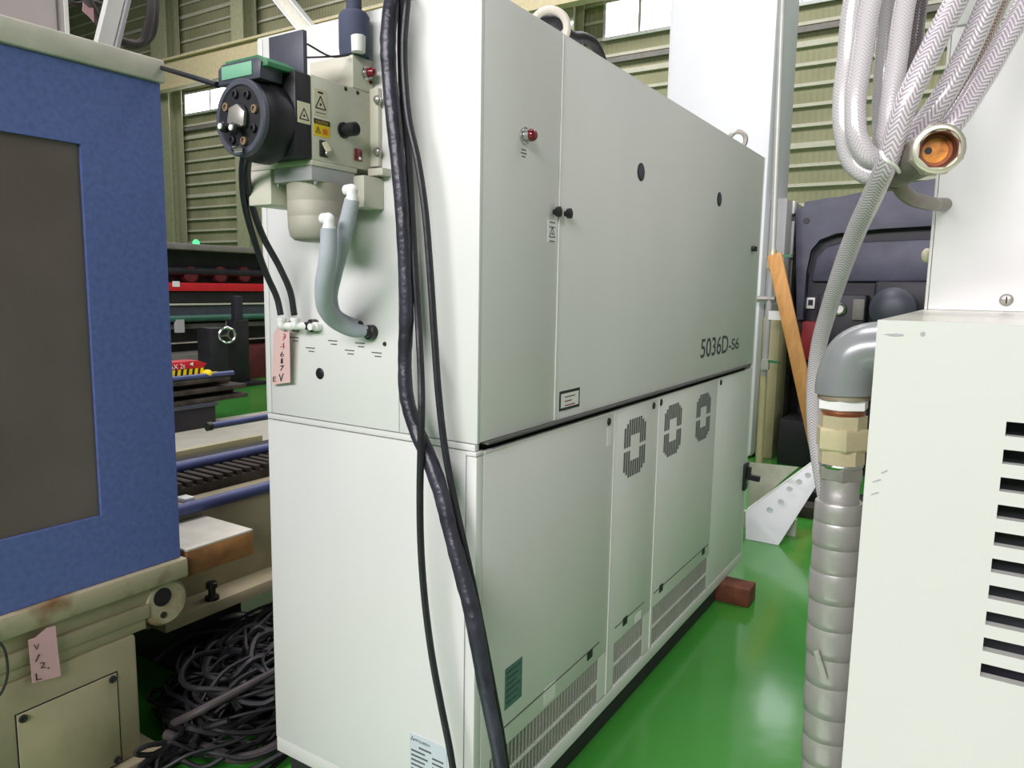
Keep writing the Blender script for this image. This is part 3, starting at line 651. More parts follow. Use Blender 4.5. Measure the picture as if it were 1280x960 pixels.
tb = [(508, -22, .02), (509, 0, -.036), (505, 50, -.042), (506, 100, -.05), (511, 150, -.05), (522, 200, -.05), (531, 260, -.05), (537, 330, -.05), (543, 420, -.05), (548, 490, -.05), (556, 560, -.05), (567, 620, -.046), (580, 680, -.048), (592, 735, -.048), (603, 790, -.05), (616, 860, -.052), (627, 920, -.055), (636, 985, -.055)]
pts = [Vector((-.2, .5, ZT+.02)), Vector((-.17, .2, ZT+.02))]+[HY(*q) for q in tb]; e = pts[-1]; pts += [Vector((e.x+.03, e.y-.01, .2)), Vector((e.x+.09, e.y-.02, .02)), Vector((e.x+.3, e.y-.2, .012))]
tag(B().tube(pts, .0085, 10, 8).build('power_cable', 'black_rubber'), 'thin black cable running beside the taped cable across the cabinet corner', 'cable')
ta = [(500, -22, .02), (502, 0, -.012), (501, 60, -.0125), (504, 130, -.018), (511, 200, -.03), (515, 270, -.035), (519, 340, -.04), (524, 420, -.045), (527, 500, -.093), (526, 560, -.094), (525, 620, -.087), (526, 680, -.08), (531, 750, -.07), (540, 820, -.065), (552, 885, -.06), (562, 935, -.06), (570, 985, -.06)]
pts = [Vector((-.22, .5, ZT+.016)), Vector((-.2, .2, ZT+.016))]+[HY(*q) for q in ta]; e = pts[-1]; pts += [Vector((e.x+.02, e.y, .2)), Vector((e.x+.06, e.y-.05, .02)), Vector((e.x+.1, e.y-.4, .012))]
tag(B().tube(pts, .0085, 10, 8).build('power_cable', 'black_rubber'), 'thin black cable crossing over the taped cable down the white front panel', 'cable')

# ================================================================== LEFT BLUE MACHINE
XB = -1.153
lm = root('blue_machine', (-1.7, -1.2, 0), 'blue panelled machine enclosure with dark window on a cream cast base', 'machine')
yE = -.02
w0y, w1y, wz0, wz1 = -1.6, -.262, .824, 1.877
b = B().box(XB-.03, XB, w1y, yE, .624, 2.09).box(XB-.03, XB, -2.6, w0y, .624, 2.09).box(XB-.03, XB, w0y, w1y, .624, wz0).box(XB-.03, XB, w0y, w1y, wz1, 2.09)
pn = b.build('blue_door', 'machine_blue', lm)
B().box(XB-.024, XB-.012, w0y-.01, w1y+.01, wz0-.01, wz1+.01).build('smoked_window', 'smoked_window', pn)
B().box(-2.2, XB-.035, -2.6, yE-.01, .6, 2.085).build('enclosure_body', 'machine_blue', lm)
B().box(-2.2, XB+.012, -2.6, yE+.012, 2.092, 2.158, .006).build('top_cap', 'cap_cream', lm)
B().box(-2.2, XB+.02, -2.6, yE+.015, .558, .622, .008).build('lower_rim', 'old_cream_rust', lm)
B().box(-2.15, XB-.01, -2.6, -.12, .505, .558, .004).build('upper_step', 'old_cream', lm)
B().box(-2.15, XB-.0, -2.6, -.13, .46, .505, .004).build('middle_step', 'old_cream', lm)
B().box(-2.15, XB-.008, -2.6, -.14, .425, .46, .004).build('lower_step', 'old_cream', lm)
bs = B().box(-2.1, XB-.0, -2.6, -.178, .03, .425, .012).build('cast_base', 'old_cream', lm)
B().box(-2.1, XB+.035, -2.6, -.12, 0, .03, .008).build('floor_flange', 'old_cream', lm)
# access cover on the base with three screws
q = [HX(20, 893, XB), HX(145, 842, XB), HX(150, 948, XB), HX(18, 1020, XB)]
y0, y1 = q[0].y, q[1].y; z1 = (q[0].z+q[1].z)/2; z0 = q[2].z-.01
cv = B().box(XB-.004, XB+.004, y0, y1, z0, z1, .0015).build('access_cover', 'old_cream', lm)
b = B()
for (p, r_, s_, t_) in ((y0-.004, y1+.004, z1, z1+.004), (y0-.004, y1+.004, z0-.004, z0)): b.box(XB, XB+.0012, p, r_, s_, t_)
for p in (y0-.004, y1): b.box(XB, XB+.0012, p, p+.004, z0, z1)
b.build('cover_joint', 'dark_gap', cv)
for p, r_ in ((y0+.014, z1-.014), (y1-.014, z1-.014), (y1-.014, z0+.014), (y0+.014, z0+.014)): B().lathe((XB+.004, p, r_), (1, 0, 0), [(0, .011), (.005, .011), (.0055, .006), (.003, .005)], 14).build('socket_screw', 'grille_dark', cv)
# bearing bracket under the rim end
bq = HX(197, 757, XB)
bb = B().lathe((XB-.05, -.07, bq.z-.005), (1, 0, 0), [(0, .075), (.035, .075), (.045, .066)], 24).build('bearing_bracket', 'old_cream_rust', lm)
B().lathe((XB-.006, -.085, bq.z+.02), (1, 0, 0), [(0, .03), (.003, .03)], 18).build('bearing_hole', 'black_plastic', bb)
B().lathe((XB-.006, -.085, bq.z-.04), (1, 0, 0), [(0, .011), (.005, .01)], 10).build('bearing_bolt', 'grille_dark', bb)
# panel, slanted bar and bundled wires on top of the machine
tp = root('top_panel', (-1.6, -.6, 2.158), 'tall pinkish grey metal panel standing on top of blue machine', 'panel')
a = HX(80, 20, -1.5); B().box(-1.53, -1.5, -2.0, a.y, 2.16, 3.0).build('sheet', 'panel_pinkgrey', tp); B().box(-1.535, -1.495, a.y, a.y+.012, 2.16, 3.0).build('edge_strip', 'label_white', tp)
b = HX(72, 20, -1.497); B().box(-1.5, -1.496, b.y-.002, b.y+.002, 2.16, 3.0).build('fold_line', 'print_fade', tp)
p0, p1 = HX(114, 46, -1.6), HX(150, -30, -1.6); p0.z = 2.158
sb = root('slanted_arm', p0, 'white slanted metal arm rising from the blue machine top', 'arm')
B().bar(p0, p1+(p1-p0), .05, .03, (1, 0, 0)).build('arm_web', 'label_white', sb)
dv = Vector((0, .035, 0)); B().bar(p0+dv, p1+(p1-p0)+dv, .012, .06, (1, 0, 0)).build('arm_flange', 'unit_grey', sb)
for k, (pix, r_) in enumerate((([(112, -20), (118, 15), (130, 35), (150, 50), (175, 54), (185, 30), (192, -20)], .014), ([(106, -20), (112, 12), (124, 32), (140, 46), (165, 58), (188, 48), (196, 10), (198, -20)], .01), ([(60, 10), (95, 5), (115, 2), (140, 10), (170, -30)], .008))):
    P_ = [HX(px, py, -1.66-.04*k) for px, py in pix]
    for v in P_: v.z = max(v.z, 2.18)
    for en in (0, -1): 
        P_[en] = P_[en]+Vector((-.12, 0, .25))
    tag(B().tube(P_, r_, 10, 8).build('bundled_cable', 'conduit_dark'), ('thick dark cable looped on the blue machine top', 'second dark cable in the loop above the blue machine', 'thin dark cable crossing above the looped cables')[k], 'cable', 'cables above the blue machine')
a = HX(112, 15, -1.58); tag(B().prism([a+Vector((0, -.02, .024)), a+Vector((0, -.004, .012)), a+Vector((0, .012, .016)), a+Vector((0, .012, -.028)), a+Vector((0, -.005, -.015)), a+Vector((0, -.024, -.004))], (.002, 0, 0)).build('paper_tag', 'tag_pink2'), 'small crumpled pink tag tied to the looped cables', 'tag')
# pink tag on the base
q = [HX(35, 800, XB+.022), HX(44, 797, XB+.022), HX(58, 785, XB+.022), HX(69, 782, XB+.022), HX(76, 845, XB+.014), HX(40, 854, XB+.014)]
tg2 = root('paper_tag', q[4], 'pink paper tag with pen marks hanging under the blue machine rim', 'tag')
B().prism(q, (.0008, 0, 0)).build('tag_paper', 'tag_pink2', tg2)
U_ = q[4]-q[5]; V_ = q[0]-q[5]
for s_, u, v, w_, h_ in (('L', .12, .05, .2, .16), ('2', .3, .3, .18, .14), ('/', .14, .48, .2, .16), ('V', .14, .74, .2, .14), ('.', .55, .25, .06, .04)):
    text(s_, q[5]+U_*u+V_*v+Vector((.004, 0, 0)), U_*w_, V_*h_, 'ink', tg2, 'handwriting', .0003)
tag(B().tube([HX(-14, 795, -1.12), HX(2, 806, -1.11), HX(9, 828, -1.105), HX(8, 850, -1.105), HX(0, 868, -1.11), HX(-16, 882, -1.12)], .0035, 8).build('thin_wire', 'grille_dark'), 'thin grey wire looping beside pink tag on the cream base', 'wire')
# rusty beam stub
q = [HX(226, 687, -1.15), HX(316, 663, -1.15)]
st = root('beam_stub', (-1.3, .12, .56), 'short rusty faced beam stub with pale top projecting beyond the blue machine', 'beam')
B().box(-1.44, -1.15, .0, .262, .548, .634, .004).build('beam', 'rust_wood', st); B().box(-1.441, -1.151, .001, .261, .634, .64).build('beam_top', 'cap_cream', st)
# cream machine bed beyond with its rails
bd = root('machine_bed', (-1.8, 1.5, 0), 'long cream machine bed with a lower ledge and blue tube along its top edge', 'machine bed')
B().box(-2.1, -1.45, .03, 4.2, .27, .695, .006).build('bed_body', 'old_cream', bd)
B().box(-2.1, -1.335, .03, 4.2, .29, .335, .004).build('ledge', 'old_cream', bd)
B().box(-2.0, -1.55, .2, .5, 0, .29).build('bed_foot', 'dark_gap', bd); B().box(-2.0, -1.55, 3.6, 4.0, 0, .29).build('bed_foot', 'dark_gap', bd)
B().cyl((-1.432, .05, .682), (-1.432, 4.1, .682), .024, 14).build('edge_tube', 'pipe_blue', bd)
c = HX(266, 740, -1.36); kb = B().lathe((-1.365, c.y, .335), (0, 0, 1), [(0, .026), (.012, .026), (.016, .014), (.042, .013), (.046, .021), (.064, .021), (.067, .017)], 16).build('levelling_bolt', 'black_plastic', bd)
# toothed rack on the bed
rk = root('toothed_rack', (-1.6, 1.5, .695), 'dark toothed rack strip lying along the cream bed', 'rack')
B().box(-1.68, -1.52, .1, 4.0, .695, .735, .003).build('rack_body', 'pile_dark', rk)
for k in range(44):
    y = .12+k*.045; B().box(-1.68, -1.52, y, y+.028, .735, .755, .004).build('tooth', 'pile_dark', rk)
# bars and blue tubes on the bed
tag(B().box(-1.8, -1.736, .15, .97, .7, .782, .003).build('steel_bar', 'grille_dark'), 'dark flat steel bar with a bright edge standing on the bed beside the rack', 'bar')
tag(B().box(-1.86, -1.83, .15, .86, .697, .8, .003).build('wood_strip', 'khaki_cream'), 'pale strip standing on the bed behind the dark bar', 'strip')
bt = root('blue_tube', (-1.707, 1.5, .695), 'long dull blue tube lying along the bed beside the rack', 'tube')
B().cyl((-1.707, .12, .765), (-1.707, 3.0, .765), .024, 14).build('tube', 'pipe_blue', bt)
for y in (.3, 1.4, 2.6): B().box(-1.728, -1.685, y, y+.05, .695, .745).build('cradle', 'grille_dark', bt)
hr = root('guard_rail', (-2.2, 1.5, 0), 'slim blue guard rail with black end cap behind the machine bed', 'rail')
a = HX(262, 533, -2.2); B().cyl((-2.2, a.y, a.z), (-2.2, 3.6, a.z), .017, 12).build('rail_tube', 'pipe_blue', hr); B().cyl((-2.2, a.y-.015, a.z), (-2.2, a.y+.01, a.z), .022, 12).build('end_cap', 'black_plastic', hr)
B().cyl((-2.2, 2.0, 0), (-2.2, 2.0, a.z), .02, 10).build('rail_post', 'pipe_blue', hr); B().cyl((-2.2, 3.5, 0), (-2.2, 3.5, a.z), .02, 10).build('rail_post', 'pipe_blue', hr)
c = HX(224, 588, -1.5); tag(B().box(-1.51, -1.455, .2, .245, .696, .712, .004).build('white_pad', 'label_white'), 'small white pad on the bed edge by the blue machine', 'pad')

# cable heap on the floor
b = B()
for k in range(175):
    cx, cy = random.uniform(-1.35, -.9), random.uniform(-.05, 1.0); pts = []; a0 = random.uniform(0, 6.28); R_ = random.uniform(.1, .36); e = random.uniform(.4, 1)
    n = random.randint(7, 14); zb = random.uniform(.015, .2)*(1 if cy > .15 else .45)
    for i in range(n):
        t = a0+i*.5; y = max(-.3, cy+R_*math.sin(t)); x = cx+R_*math.cos(t)*e*.8
        pts.append(Vector((max(-1.42 if y > -.04 else -1.05, min(-.77, x)), y, max(.014, zb+random.uniform(-.02, .03)))))
    b.tube(pts, random.choice((.006, .008, .01, .012)), 6, 4)
hp = b.build('cable_heap', 'heap_black'); tag(hp, 'tangled heap of black cables on the floor between bed and cabinet', 'cables'); hp['kind'] = 'stuff'
tag(B().tube([HZ(208, 918, .05), HZ(232, 926, .05), HZ(262, 936, .045), HZ(300, 948, .035), HZ(335, 938, .03), HZ(370, 900, .03)], .017, 12, 6).build('corrugated_conduit', 'conduit_dark'), 'grey brown conduit lying in front of the cable heap', 'conduit')
tag(B().tube([HZ(215, 905, .05), HZ(250, 888, .2), HZ(300, 862, .22), HZ(345, 838, .2), HZ(380, 815, .15)], .013, 10, 6).build('conduit', 'conduit_dark'), 'grey conduit lying across the top of the cable heap', 'conduit')
tag(B().tube([HZ(268, 778, .1), HZ(280, 772, .16), HZ(300, 768, .18), HZ(318, 770, .16), HZ(330, 762, .1)], .012, 8, 6).build('metal_hose', 'steel'), 'shiny metal hose loop at the back of the cable heap', 'hose')

# ================================================================== FAR LEFT: BLACK MACHINE, HANDWHEEL, LIFTER
fm = root('roll_machine', (-9.5, 6, 0), 'long black roll machine with red stripe against the far hall', 'machine')
zz = lambda py: HX(270, py, -9).z
B().box(-10.2, -9.3, 2.5, 9.5, 0, 2.0).build('back_body', 'far_black', fm)
B().box(-10.2, -8.95, 2.5, 9.5, 1.97, 2.06, .01).build('top_rail', 'far_grey', fm)
B().box(-9.3, -9.0, 2.5, 9.5, zz(364), zz(354), .005).build('red_rail', 'red_paint', fm)
B().box(-9.3, -9.05, 2.5, 9.5, zz(378), zz(365)).build('middle_body', 'far_black', fm)
B().box(-9.3, -8.98, 2.5, 9.5, zz(381), zz(379)).build('edge_strip', 'girt', fm)
B().box(-9.3, -9.02, 2.5, 9.5, zz(393), zz(382)).build('lower_beam', 'panel_dark', fm)
B().cyl((-9.0, 2.5, zz(397)), (-9.0, 9.5, zz(397)), .05, 12).build('green_pipe', 'far_green', fm)
B().box(-9.3, -9.1, 2.5, 9.5, zz(410), zz(404)).build('rear_strip', 'far_grey', fm)
for px in (225, 289): a = HX(px, 408, -8.95); B().box(-9.0, -8.93, a.y-.06, a.y+.06, a.z-.09, a.z+.1).build('bracket', 'unit_grey', fm)
B().box(-9.3, -9.15, 2.5, 9.5, zz(428), zz(427)).build('thin_rail', 'girt', fm)
B().box(-9.3, -8.7, 6.0, 9.5, 0, .5, .01).build('red_base', 'dark_red', fm); B().box(-9.3, -8.7, 2.5, 6.0, .1, .45).build('grey_base', 'far_grey', fm)
for px in (240, 277, 307): a = HX(px, 343, -9.15); B().lathe((-9.3, a.y, a.z), (1, 0, 0), [(0, .12), (.14, .12), (.15, .09)], 18).build('roller_end', 'dark_red', fm)
B().cyl((-9.2, 2.5, zz(340)), (-9.2, 9.5, zz(340)), .07, 12).build('roller', 'rmach_dark', fm)
a = HX(220, 355, -8.99); B().box(-9.0, -8.99, a.y-.05, a.y+.06, a.z-.04, a.z+.04).build('maker_plate', 'label_white', fm)
tag(B().lathe((-9.3, HX(245, 301, -9.3).y, 2.06), (0, 0, 1), [(0, .05), (.05, .05), (.08, .03), (.09, 0)], 12).build('signal_lamp', 'green_lamp'), 'glowing green signal lamp on top of the black roll machine', 'lamp')
# handwheel post
hw = root('handwheel_post', HX(278, 440, -7.6), 'dark steel post carrying a chromed spoked handwheel', 'handwheel'); hw.location.z = 0; WLOC[hw.name].z = 0
a = HX(275, 440, -7.6); tpz = HX(275, 410, -7.6).z
B().box(-7.9, -7.6, a.y-.13, a.y+.13, 0, tpz, .01).build('post', 'far_black', hw)
a = HX(284, 419, -7.55); B().ring(a, (1, -.6, 0), .1, .017, 28, 8).build('wheel_rim', 'chrome', hw); B().lathe(a-Vector((.06, -.036, 0)), (1, -.6, 0), [(0, .03), (.09, .025)], 12).build('wheel_hub', 'chrome', hw)
ax1 = Vector((.6, 1, 0)).normalized()
for k in range(3):
    t = 1.2+k*2.094; B().bar(a, a+(ax1*math.cos(t)+Vector((0, 0, 1))*math.sin(t))*.1, .022, .02, (1, -.6, 0)).build('spoke', 'chrome', hw)
po = root('stand_post', HX(300, 440, -8.2), 'tall dark post beside the chromed handwheel', 'post'); po.location.z = 0; WLOC[po.name].z = 0
a = HX(299, 370, -8.2); B().box(-8.32, -8.2, a.y-.06, a.y+.06, 0, a.z, .01).build('post', 'rmach_dark', po); B().box(-8.36, -8.16, a.y-.12, a.y+.12, 0, HX(299, 400, -8.2).z, .01).build('sleeve', 'far_black', po)
B().box(-8.5, -8.0, a.y-.3, a.y+.3, 0, .05).build('foot_plate', 'far_black', po)
# crate, scrap and lifter on the grey aisle
a0, a1 = HZ(205, 535, 0), HZ(270, 525, 0); XC = -5.75
c0, c1 = HX(150, 520, XC), HX(270, 520, XC); zt_ = HX(255, 504, XC).z
ck = root('steel_crate', ((XC-.3), (c0.y+c1.y)/2, 0), 'black steel crate on the grey aisle behind the blue machine', 'crate')
B().box(XC-.9, XC, c0.y, c1.y, 0, zt_, .01).build('crate_body', 'far_black', ck); B().box(XC-.01, XC+.02, c0.y, c1.y+.02, zt_-.04, zt_+.0, .005).build('crate_rim', 'panel_dark', ck)
XL = XC-.1; za, zb_, zc = HX(240, 451, XL).z, HX(240, 461, XL).z, HX(240, 473, XL).z
lh = (zc-zt_)/5
slab = ('bottom', 'second', 'middle', 'fourth', 'top')
for k in range(5):
    z = zt_+lh*(k+.5); xx = XC-.18-(.16 if k % 2 else 0); y1 = c1.y+(.42, .36, .4, .3, .2)[k]
    tag(B().bar((xx, c0.y, z), (xx-.05, y1, z), .42, lh-.004, bev=.006).build('scrap_beam', 'pile_dark'), slab[k]+' rough dark beam of the pile on the black steel crate', 'beam', 'scrap beams on the crate')
lf = root('lifting_magnet', HX(235, 470, XC-.3), 'red and yellow lifting magnet with striped side and yellow knob on scrap pile', 'lifting magnet')
s0, s1 = HX(190, 462, XL), HX(256, 462, XL)
B().prism([(XL, s0.y, zb_), (XL, s1.y-.02, zb_), (XL, s1.y+.03, (za+zb_)/2), (XL, s1.y-.08, za), (XL, s0.y, za)], (-.18, 0, 0), .004).build('red_body', 'red_paint', lf)
B().box(XL-.2, XL-.002, s0.y, s1.y+.02, zc, zb_).build('striped_side', 'black_plastic', lf)
n = 9; wst = (s1.y-s0.y)/n
for k in range(n):
    y = s0.y+k*wst; B().prism([(XL-.002, y, zc), (XL-.002, y+wst*.5, zc), (XL-.002, y+wst*.8, zb_), (XL-.002, y+wst*.3, zb_)], (.004, 0, 0)).build('stripe', 'yellow_paint', lf)
kn = HX(259, 467, XL+.05); B().ball(kn, .055, (1, 1, .8)).build('knob', 'yellow_paint', lf)
B().box(XL-.1, XL+.03, s1.y-.1, s1.y+.2, zc-.0, zc+.035, .006).build('shoe', 'yellow_paint', lf)
t0, t1 = HX(212, 457, XL), HX(231, 455, XL); text('MAX 2t', (XL+.001, t0.y-.06, zb_+.012), (0, t1.y-t0.y+.06, 0), (0, 0, (za-zb_)*.6), 'label_white', lf, 'lettering', .004)
a = HX(240, 455, XL); B().prism([(XL+.002, a.y-.03, a.z), (XL+.002, a.y+.01, a.z+.02), (XL+.002, a.y+.01, a.z-.02)], (.003, 0, 0)).build('arrow_mark', 'label_white', lf)
a, b_ = HX(200, 480, XC+.1), HX(301, 468, XC+.1)
tag(B().cyl((XC-.02, a.y, zc+.025), (XC-.03, b_.y, zc+.025), .026, 12).build('loose_pipe', 'pipe_blue'), 'dull blue pipe lying against the scrap pile on the crate', 'pipe')

# ================================================================== RIGHT BACKGROUND: DARK PRESS, PLANK, BRACKET
YM = 5.6
pr = root('dark_press', (.4, 6, 0), 'massive dark blue grey press frame with a rounded recess behind the pipes', 'press')
def mx(px, py): return HY(px, py, YM)
prof = [(994, 575), (994, 262), (1004, 262), (1006, 252), (1030, 248), (1050, 246), (1095, 236), (1300, 200), (1300, 575)]
P_ = [mx(*q) for q in prof]; P_[0].z = P_[-1].z = .0
B().prism([p+Vector((0, .12, 0)) for p in P_], (0, 1.0, 0)).build('rear_plate', 'rmach_dark', pr)
arch_o = [(1005, 400), (1006, 340), (1012, 312), (1024, 298), (1045, 290), (1100, 286), (1300, 276)]
top = [mx(*q) for q in prof[1:8]]
ar = [mx(*q) for q in arch_o]
poly = [mx(994, 420)]+top+list(reversed(ar)); poly[0].z = mx(994, 400).z
B().prism(poly, (0, .12, 0), .012).build('front_frame', 'rmach_blue', pr)
ins = [mx(*q) for q in ((1012, 352), (1018, 322), (1030, 308), (1048, 303), (1300, 292), (1300, 352))]
B().prism([p+Vector((0, .06, 0)) for p in ins], (0, .08, 0), .02).build('inner_ram', 'rmach_blue', pr)
a = mx(1008, 276); B().lathe(a+Vector((0, .0, 0)), (0, -1, 0), [(0, .028), (.006, .026)], 14).build('frame_hole', 'far_black', pr)
# grey motor block and lower boxes
a, b_ = mx(1098, 352), mx(1160, 362); B().box(a.x, b_.x+.5, YM-.25, YM+.1, mx(1120, 395).z, mx(1120, 352).z, .03).build('slide_block', 'rmach_dark', pr)
a, b_ = mx(1100, 372), mx(1145, 372); B().lathe(((a.x+b_.x)/2, YM-.3, mx(1120, 385).z), (0, -1, 0), [(0, .17), (.06, .17), (.1, .13), (.12, .06)], 24).build('slide_boss', 'panel_dark', pr)
a, b_ = mx(1025, 368), mx(1086, 368); B().box(a.x, b_.x, YM-.1, YM+.12, mx(1050, 470).z, mx(1050, 368).z, .02).build('control_block', 'rmach_dark', pr)
a, b_ = mx(1069, 374), mx(1084, 374); B().box(a.x, b_.x, YM-.13, YM-.09, mx(1076, 400).z, mx(1076, 374).z, .01).build('grey_box', 'far_grey', pr)
a = mx(1052, 386); dl = B().ring(a+Vector((0, -.12, 0)), (0, -1, 0), .045, .014, 24, 8).build('gauge_rim', 'chrome', pr); B().lathe(a+Vector((0, -.11, 0)), (0, -1, 0), [(0, .04), (.01, .038)], 18).build('gauge_face', 'label_white', pr)
a = mx(1011, 379); ss = B().box(a.x-.035, a.x+.035, YM+.08, YM+.12, a.z-.05, a.z+.05, .004).build('data_plate', 'label_white', pr); B().box(a.x-.02, a.x+.02, YM+.076, YM+.08, a.z-.02, a.z+.03).build('plate_print', 'ink', ss)
a, b_ = mx(1004, 402), mx(1040, 402); B().box(a.x, b_.x, YM-.05, YM+.12, mx(1015, 450).z, mx(1015, 402).z, .01).build('red_guard', 'guard_red', pr)
B().box(-.46, 2.2, YM-.35, YM+.12, 0, .4, .01).build('base_beam', 'far_black', pr)
a = HY(966, 345, 6.2); B().box(a.x-.1, .2, 6.1, 6.9, 0, a.z).build('gap_fill', 'far_black', pr)  # added black body so the gap beside the pillar reads dark
# white electrical box on the press flank
a = HY(983, 262, 5.7); eb = root('switch_box', (a.x, 5.7, a.z-.1), 'small white switch box with lower cover mounted at the dark press side', 'switch box')
B().box(mx(981, 252).x, mx(993, 252).x, 5.62, 5.715, mx(988, 267).z, mx(988, 251).z, .004).build('upper_cover', 'label_white', eb); B().box(mx(982, 280).x, mx(992, 280).x, 5.63, 5.71, mx(988, 322).z, mx(988, 276).z, .004).build('lower_cover', 'unit_grey', eb)
B().box(mx(980, 252).x, mx(992, 252).x, 5.71, 5.78, 0, mx(988, 251).z, .004).build('mast', 'far_grey', eb)
# plank
p0, p1 = HY(968, 318, 5.05), HY(1028, 590, 4.75); p1 = p0+(p1-p0)*((p0.z-.03)/(p0.z-p1.z))
tag(B().bar(p1, p0, .115, .03, (0, 1, 0), .003).build('wood_plank', 'plank_wood'), 'light brown wooden plank leaning against the pale pillar', 'plank')
# white perforated bracket on floor
wbk = root('channel_bracket', (.02, 3.15, 0), 'white sheet metal channel with holes standing on green floor behind cabinet', 'bracket')
A0, A1 = HZ(932, 674, 0), HZ(973, 682, 0)
A0.z = A1.z = .002
T0, T1 = HY(932, 640, 3.08), HY(1024, 573, 3.5); T2 = HY(1030, 592, 3.5)
fc = B().prism([A0, A1, T2, T1, T0], (.0, .004, .003)).build('perforated_face', 'pillar_white', wbk)
B().prism([T0, T1, T1+Vector((.0, .05, .012)), T0+Vector((.0, .05, .012))], (0, 0, .003)).build('top_lip', 'cab_white', wbk)
nn = (A1-A0).cross(T0-A0).normalized(); nn = nn if nn.y < 0 else -nn
nf = (T1-T0).normalized()
for px, py in ((976, 627), (987, 611), (999, 602), (1010, 594), (962, 637)):
    d = ray(px, py); t = (A0-CAMP).dot(nn)/d.dot(nn); c = CAMP+d*t
    B().lathe(c-nn*.004, nn, [(0, .017), (.008, .017), (.009, .013), (.006, .012)], 16).build('punched_hole', 'pillar_white', fc)
q = [HY(937, 578, 3.3), HY(998, 584, 3.3), HY(975, 603, 3.3), HY(935, 640, 3.3)]; B().prism(q, (0, .004, 0)).build('back_plate', 'cap_cream', wbk)
B().box(-.3, .1, 3.3, 3.34, 0, q[3].z).build('back_leg', 'cap_cream', wbk)
# dark beams on the floor far behind
a = HZ(1000, 655, 0)
for k in range(2): tag(B().box(a.x-.2, a.x+.9, a.y+.15+k*.3, a.y+.3+k*.3, 0, .08+.03*k, .006).build('floor_beam', 'far_black' if k else 'pile_dark'), ('brownish', 'black')[k]+' beam on the green floor in front of the dark press', 'beam')

# ================================================================== RIGHT NEAR CABINET
RC = DP(1097, 400, .8); XR, YR, ZR = RC.x, RC.y, RC.z
rc = root('vented_cabinet', (XR+.3, YR+1.3, 0), 'white vented cabinet with a column of horizontal slots in its face', 'cabinet')
sx0 = HY(1240, 700, YR).x; sx1 = sx0+.13
zs_ = [HY(1268, 537, YR).z, HY(1250, 843, YR).z]; pitch = (zs_[0]-zs_[1])/9; sh = .0148
B().box(XR, sx0, YR, YR+.012, .05, ZR).build('face_panel', 'rcab_white', rc); B().box(sx1, XR+.62, YR, YR+.012, .05, ZR).build('face_panel', 'rcab_white', rc)
prev = ZR
for k in range(10):
    zc = zs_[0]-k*pitch; B().box(sx0, sx1, YR, YR+.012, zc+sh/2, prev).build('slot_bar', 'rcab_white', rc); prev = zc-sh/2
B().box(sx0, sx1, YR, YR+.012, .05, prev).build('slot_bar', 'rcab_white', rc)
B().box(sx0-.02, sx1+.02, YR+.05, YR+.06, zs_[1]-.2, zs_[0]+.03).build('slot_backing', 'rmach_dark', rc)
B().box(XR, XR+.012, YR+.012, YR+2.7, .05, ZR-.002).build('side_panel', 'rcab_white', rc); B().box(XR+.608, XR+.62, YR+.012, YR+2.7, .05, ZR-.002).build('side_panel', 'rcab_white', rc)  # unseen length behind the face, added so the cabinet shades the aisle
B().box(XR+.012, XR+.608, YR+2.688, YR+2.7, .05, ZR-.002).build('back_panel', 'rcab_white', rc)
B().prism([(XR+.0, YR+.012, ZR-.002), (XR+.62, YR+.012, ZR-.002), (XR+.62, YR+2.7, ZR-.002), (XR, YR+2.7, ZR-.002)], (0, 0, .0018)).build('top_plate', 'rcab_top', rc)
B().box(XR+.03, XR+.59, YR+.03, YR+2.6, 0, .05).build('dark_underfill', 'dark_gap', rc)
for px0, px1, pt, pb in ((1105, 1132, 416, 421), (1150, 1157, 414, 421)):
    a, b_ = HY(px0, pt, YR), HY(px1, pb, YR); m_ = (a+b_)/2; rx, rz = abs(b_.x-a.x)/2, abs(a.z-b_.z)/2
    B().prism([(m_.x+rx*math.cos(t*.628)*(1 if t % 2 else .8), YR-.0006, m_.z+rz*math.sin(t*.628)*(1 if t % 3 else .7)) for t in range(10)], (0, .0004, 0)).build('paint_scuff', 'scuff', rc)
for px, py, s_ in ((1092, 601, 7), (1090, 617, 6), (1103, 590, 3)):
    a = HY(px+4, py, YR); B().bar(a+Vector((-.004, -.0004, -.002)), a+Vector((.004*s_/7, -.0004, .002)), .0016, .0004, (0, 1, 0)).build('paint_scuff', 'scuff', rc)
# upper white panel unit standing on it
YP = .2; pxl = HY(1155, 385, YP).x
up = root('upper_panel_unit', (pxl+.3, YP+.9, ZR), 'upper white panel unit standing on the vented cabinet behind hoses', 'panel unit')
zse = HY(1200, 32, YP).z
B().box(pxl+.006, pxl+.6, YP, YP+1.9, ZR, zse-.0015, .002).build('panel', 'rcab_panel', up); B().box(pxl+.006, pxl+.6, YP, YP+1.9, zse+.0015, zse+.5, .002).build('panel', 'rcab_panel', up)  # depth out of view extended to help shade the aisle
B().box(pxl, pxl+.005, YP+.004, YP+1.9, ZR, zse+.5, .001).build('side_return', 'label_white', up)
c = HY(1258, 375, YP); s_ = B().lathe(c, (0, -1, 0), [(0, .011), (.003, .0105), (.005, .007), (.0055, .0)], 18).build('panel_screw', 'steel', up)
B().box(c.x-.0012, c.x+.0012, YP-.0068, YP-.005, c.z-.006, c.z+.006).build('screw_slot', 'grille_dark', s_)
c = HY(1145, 318, YP); B().ball((pxl-.006, YP+.05, c.z), .014, (.7, 1, 1)).build('side_knob', 'label_cream', up)
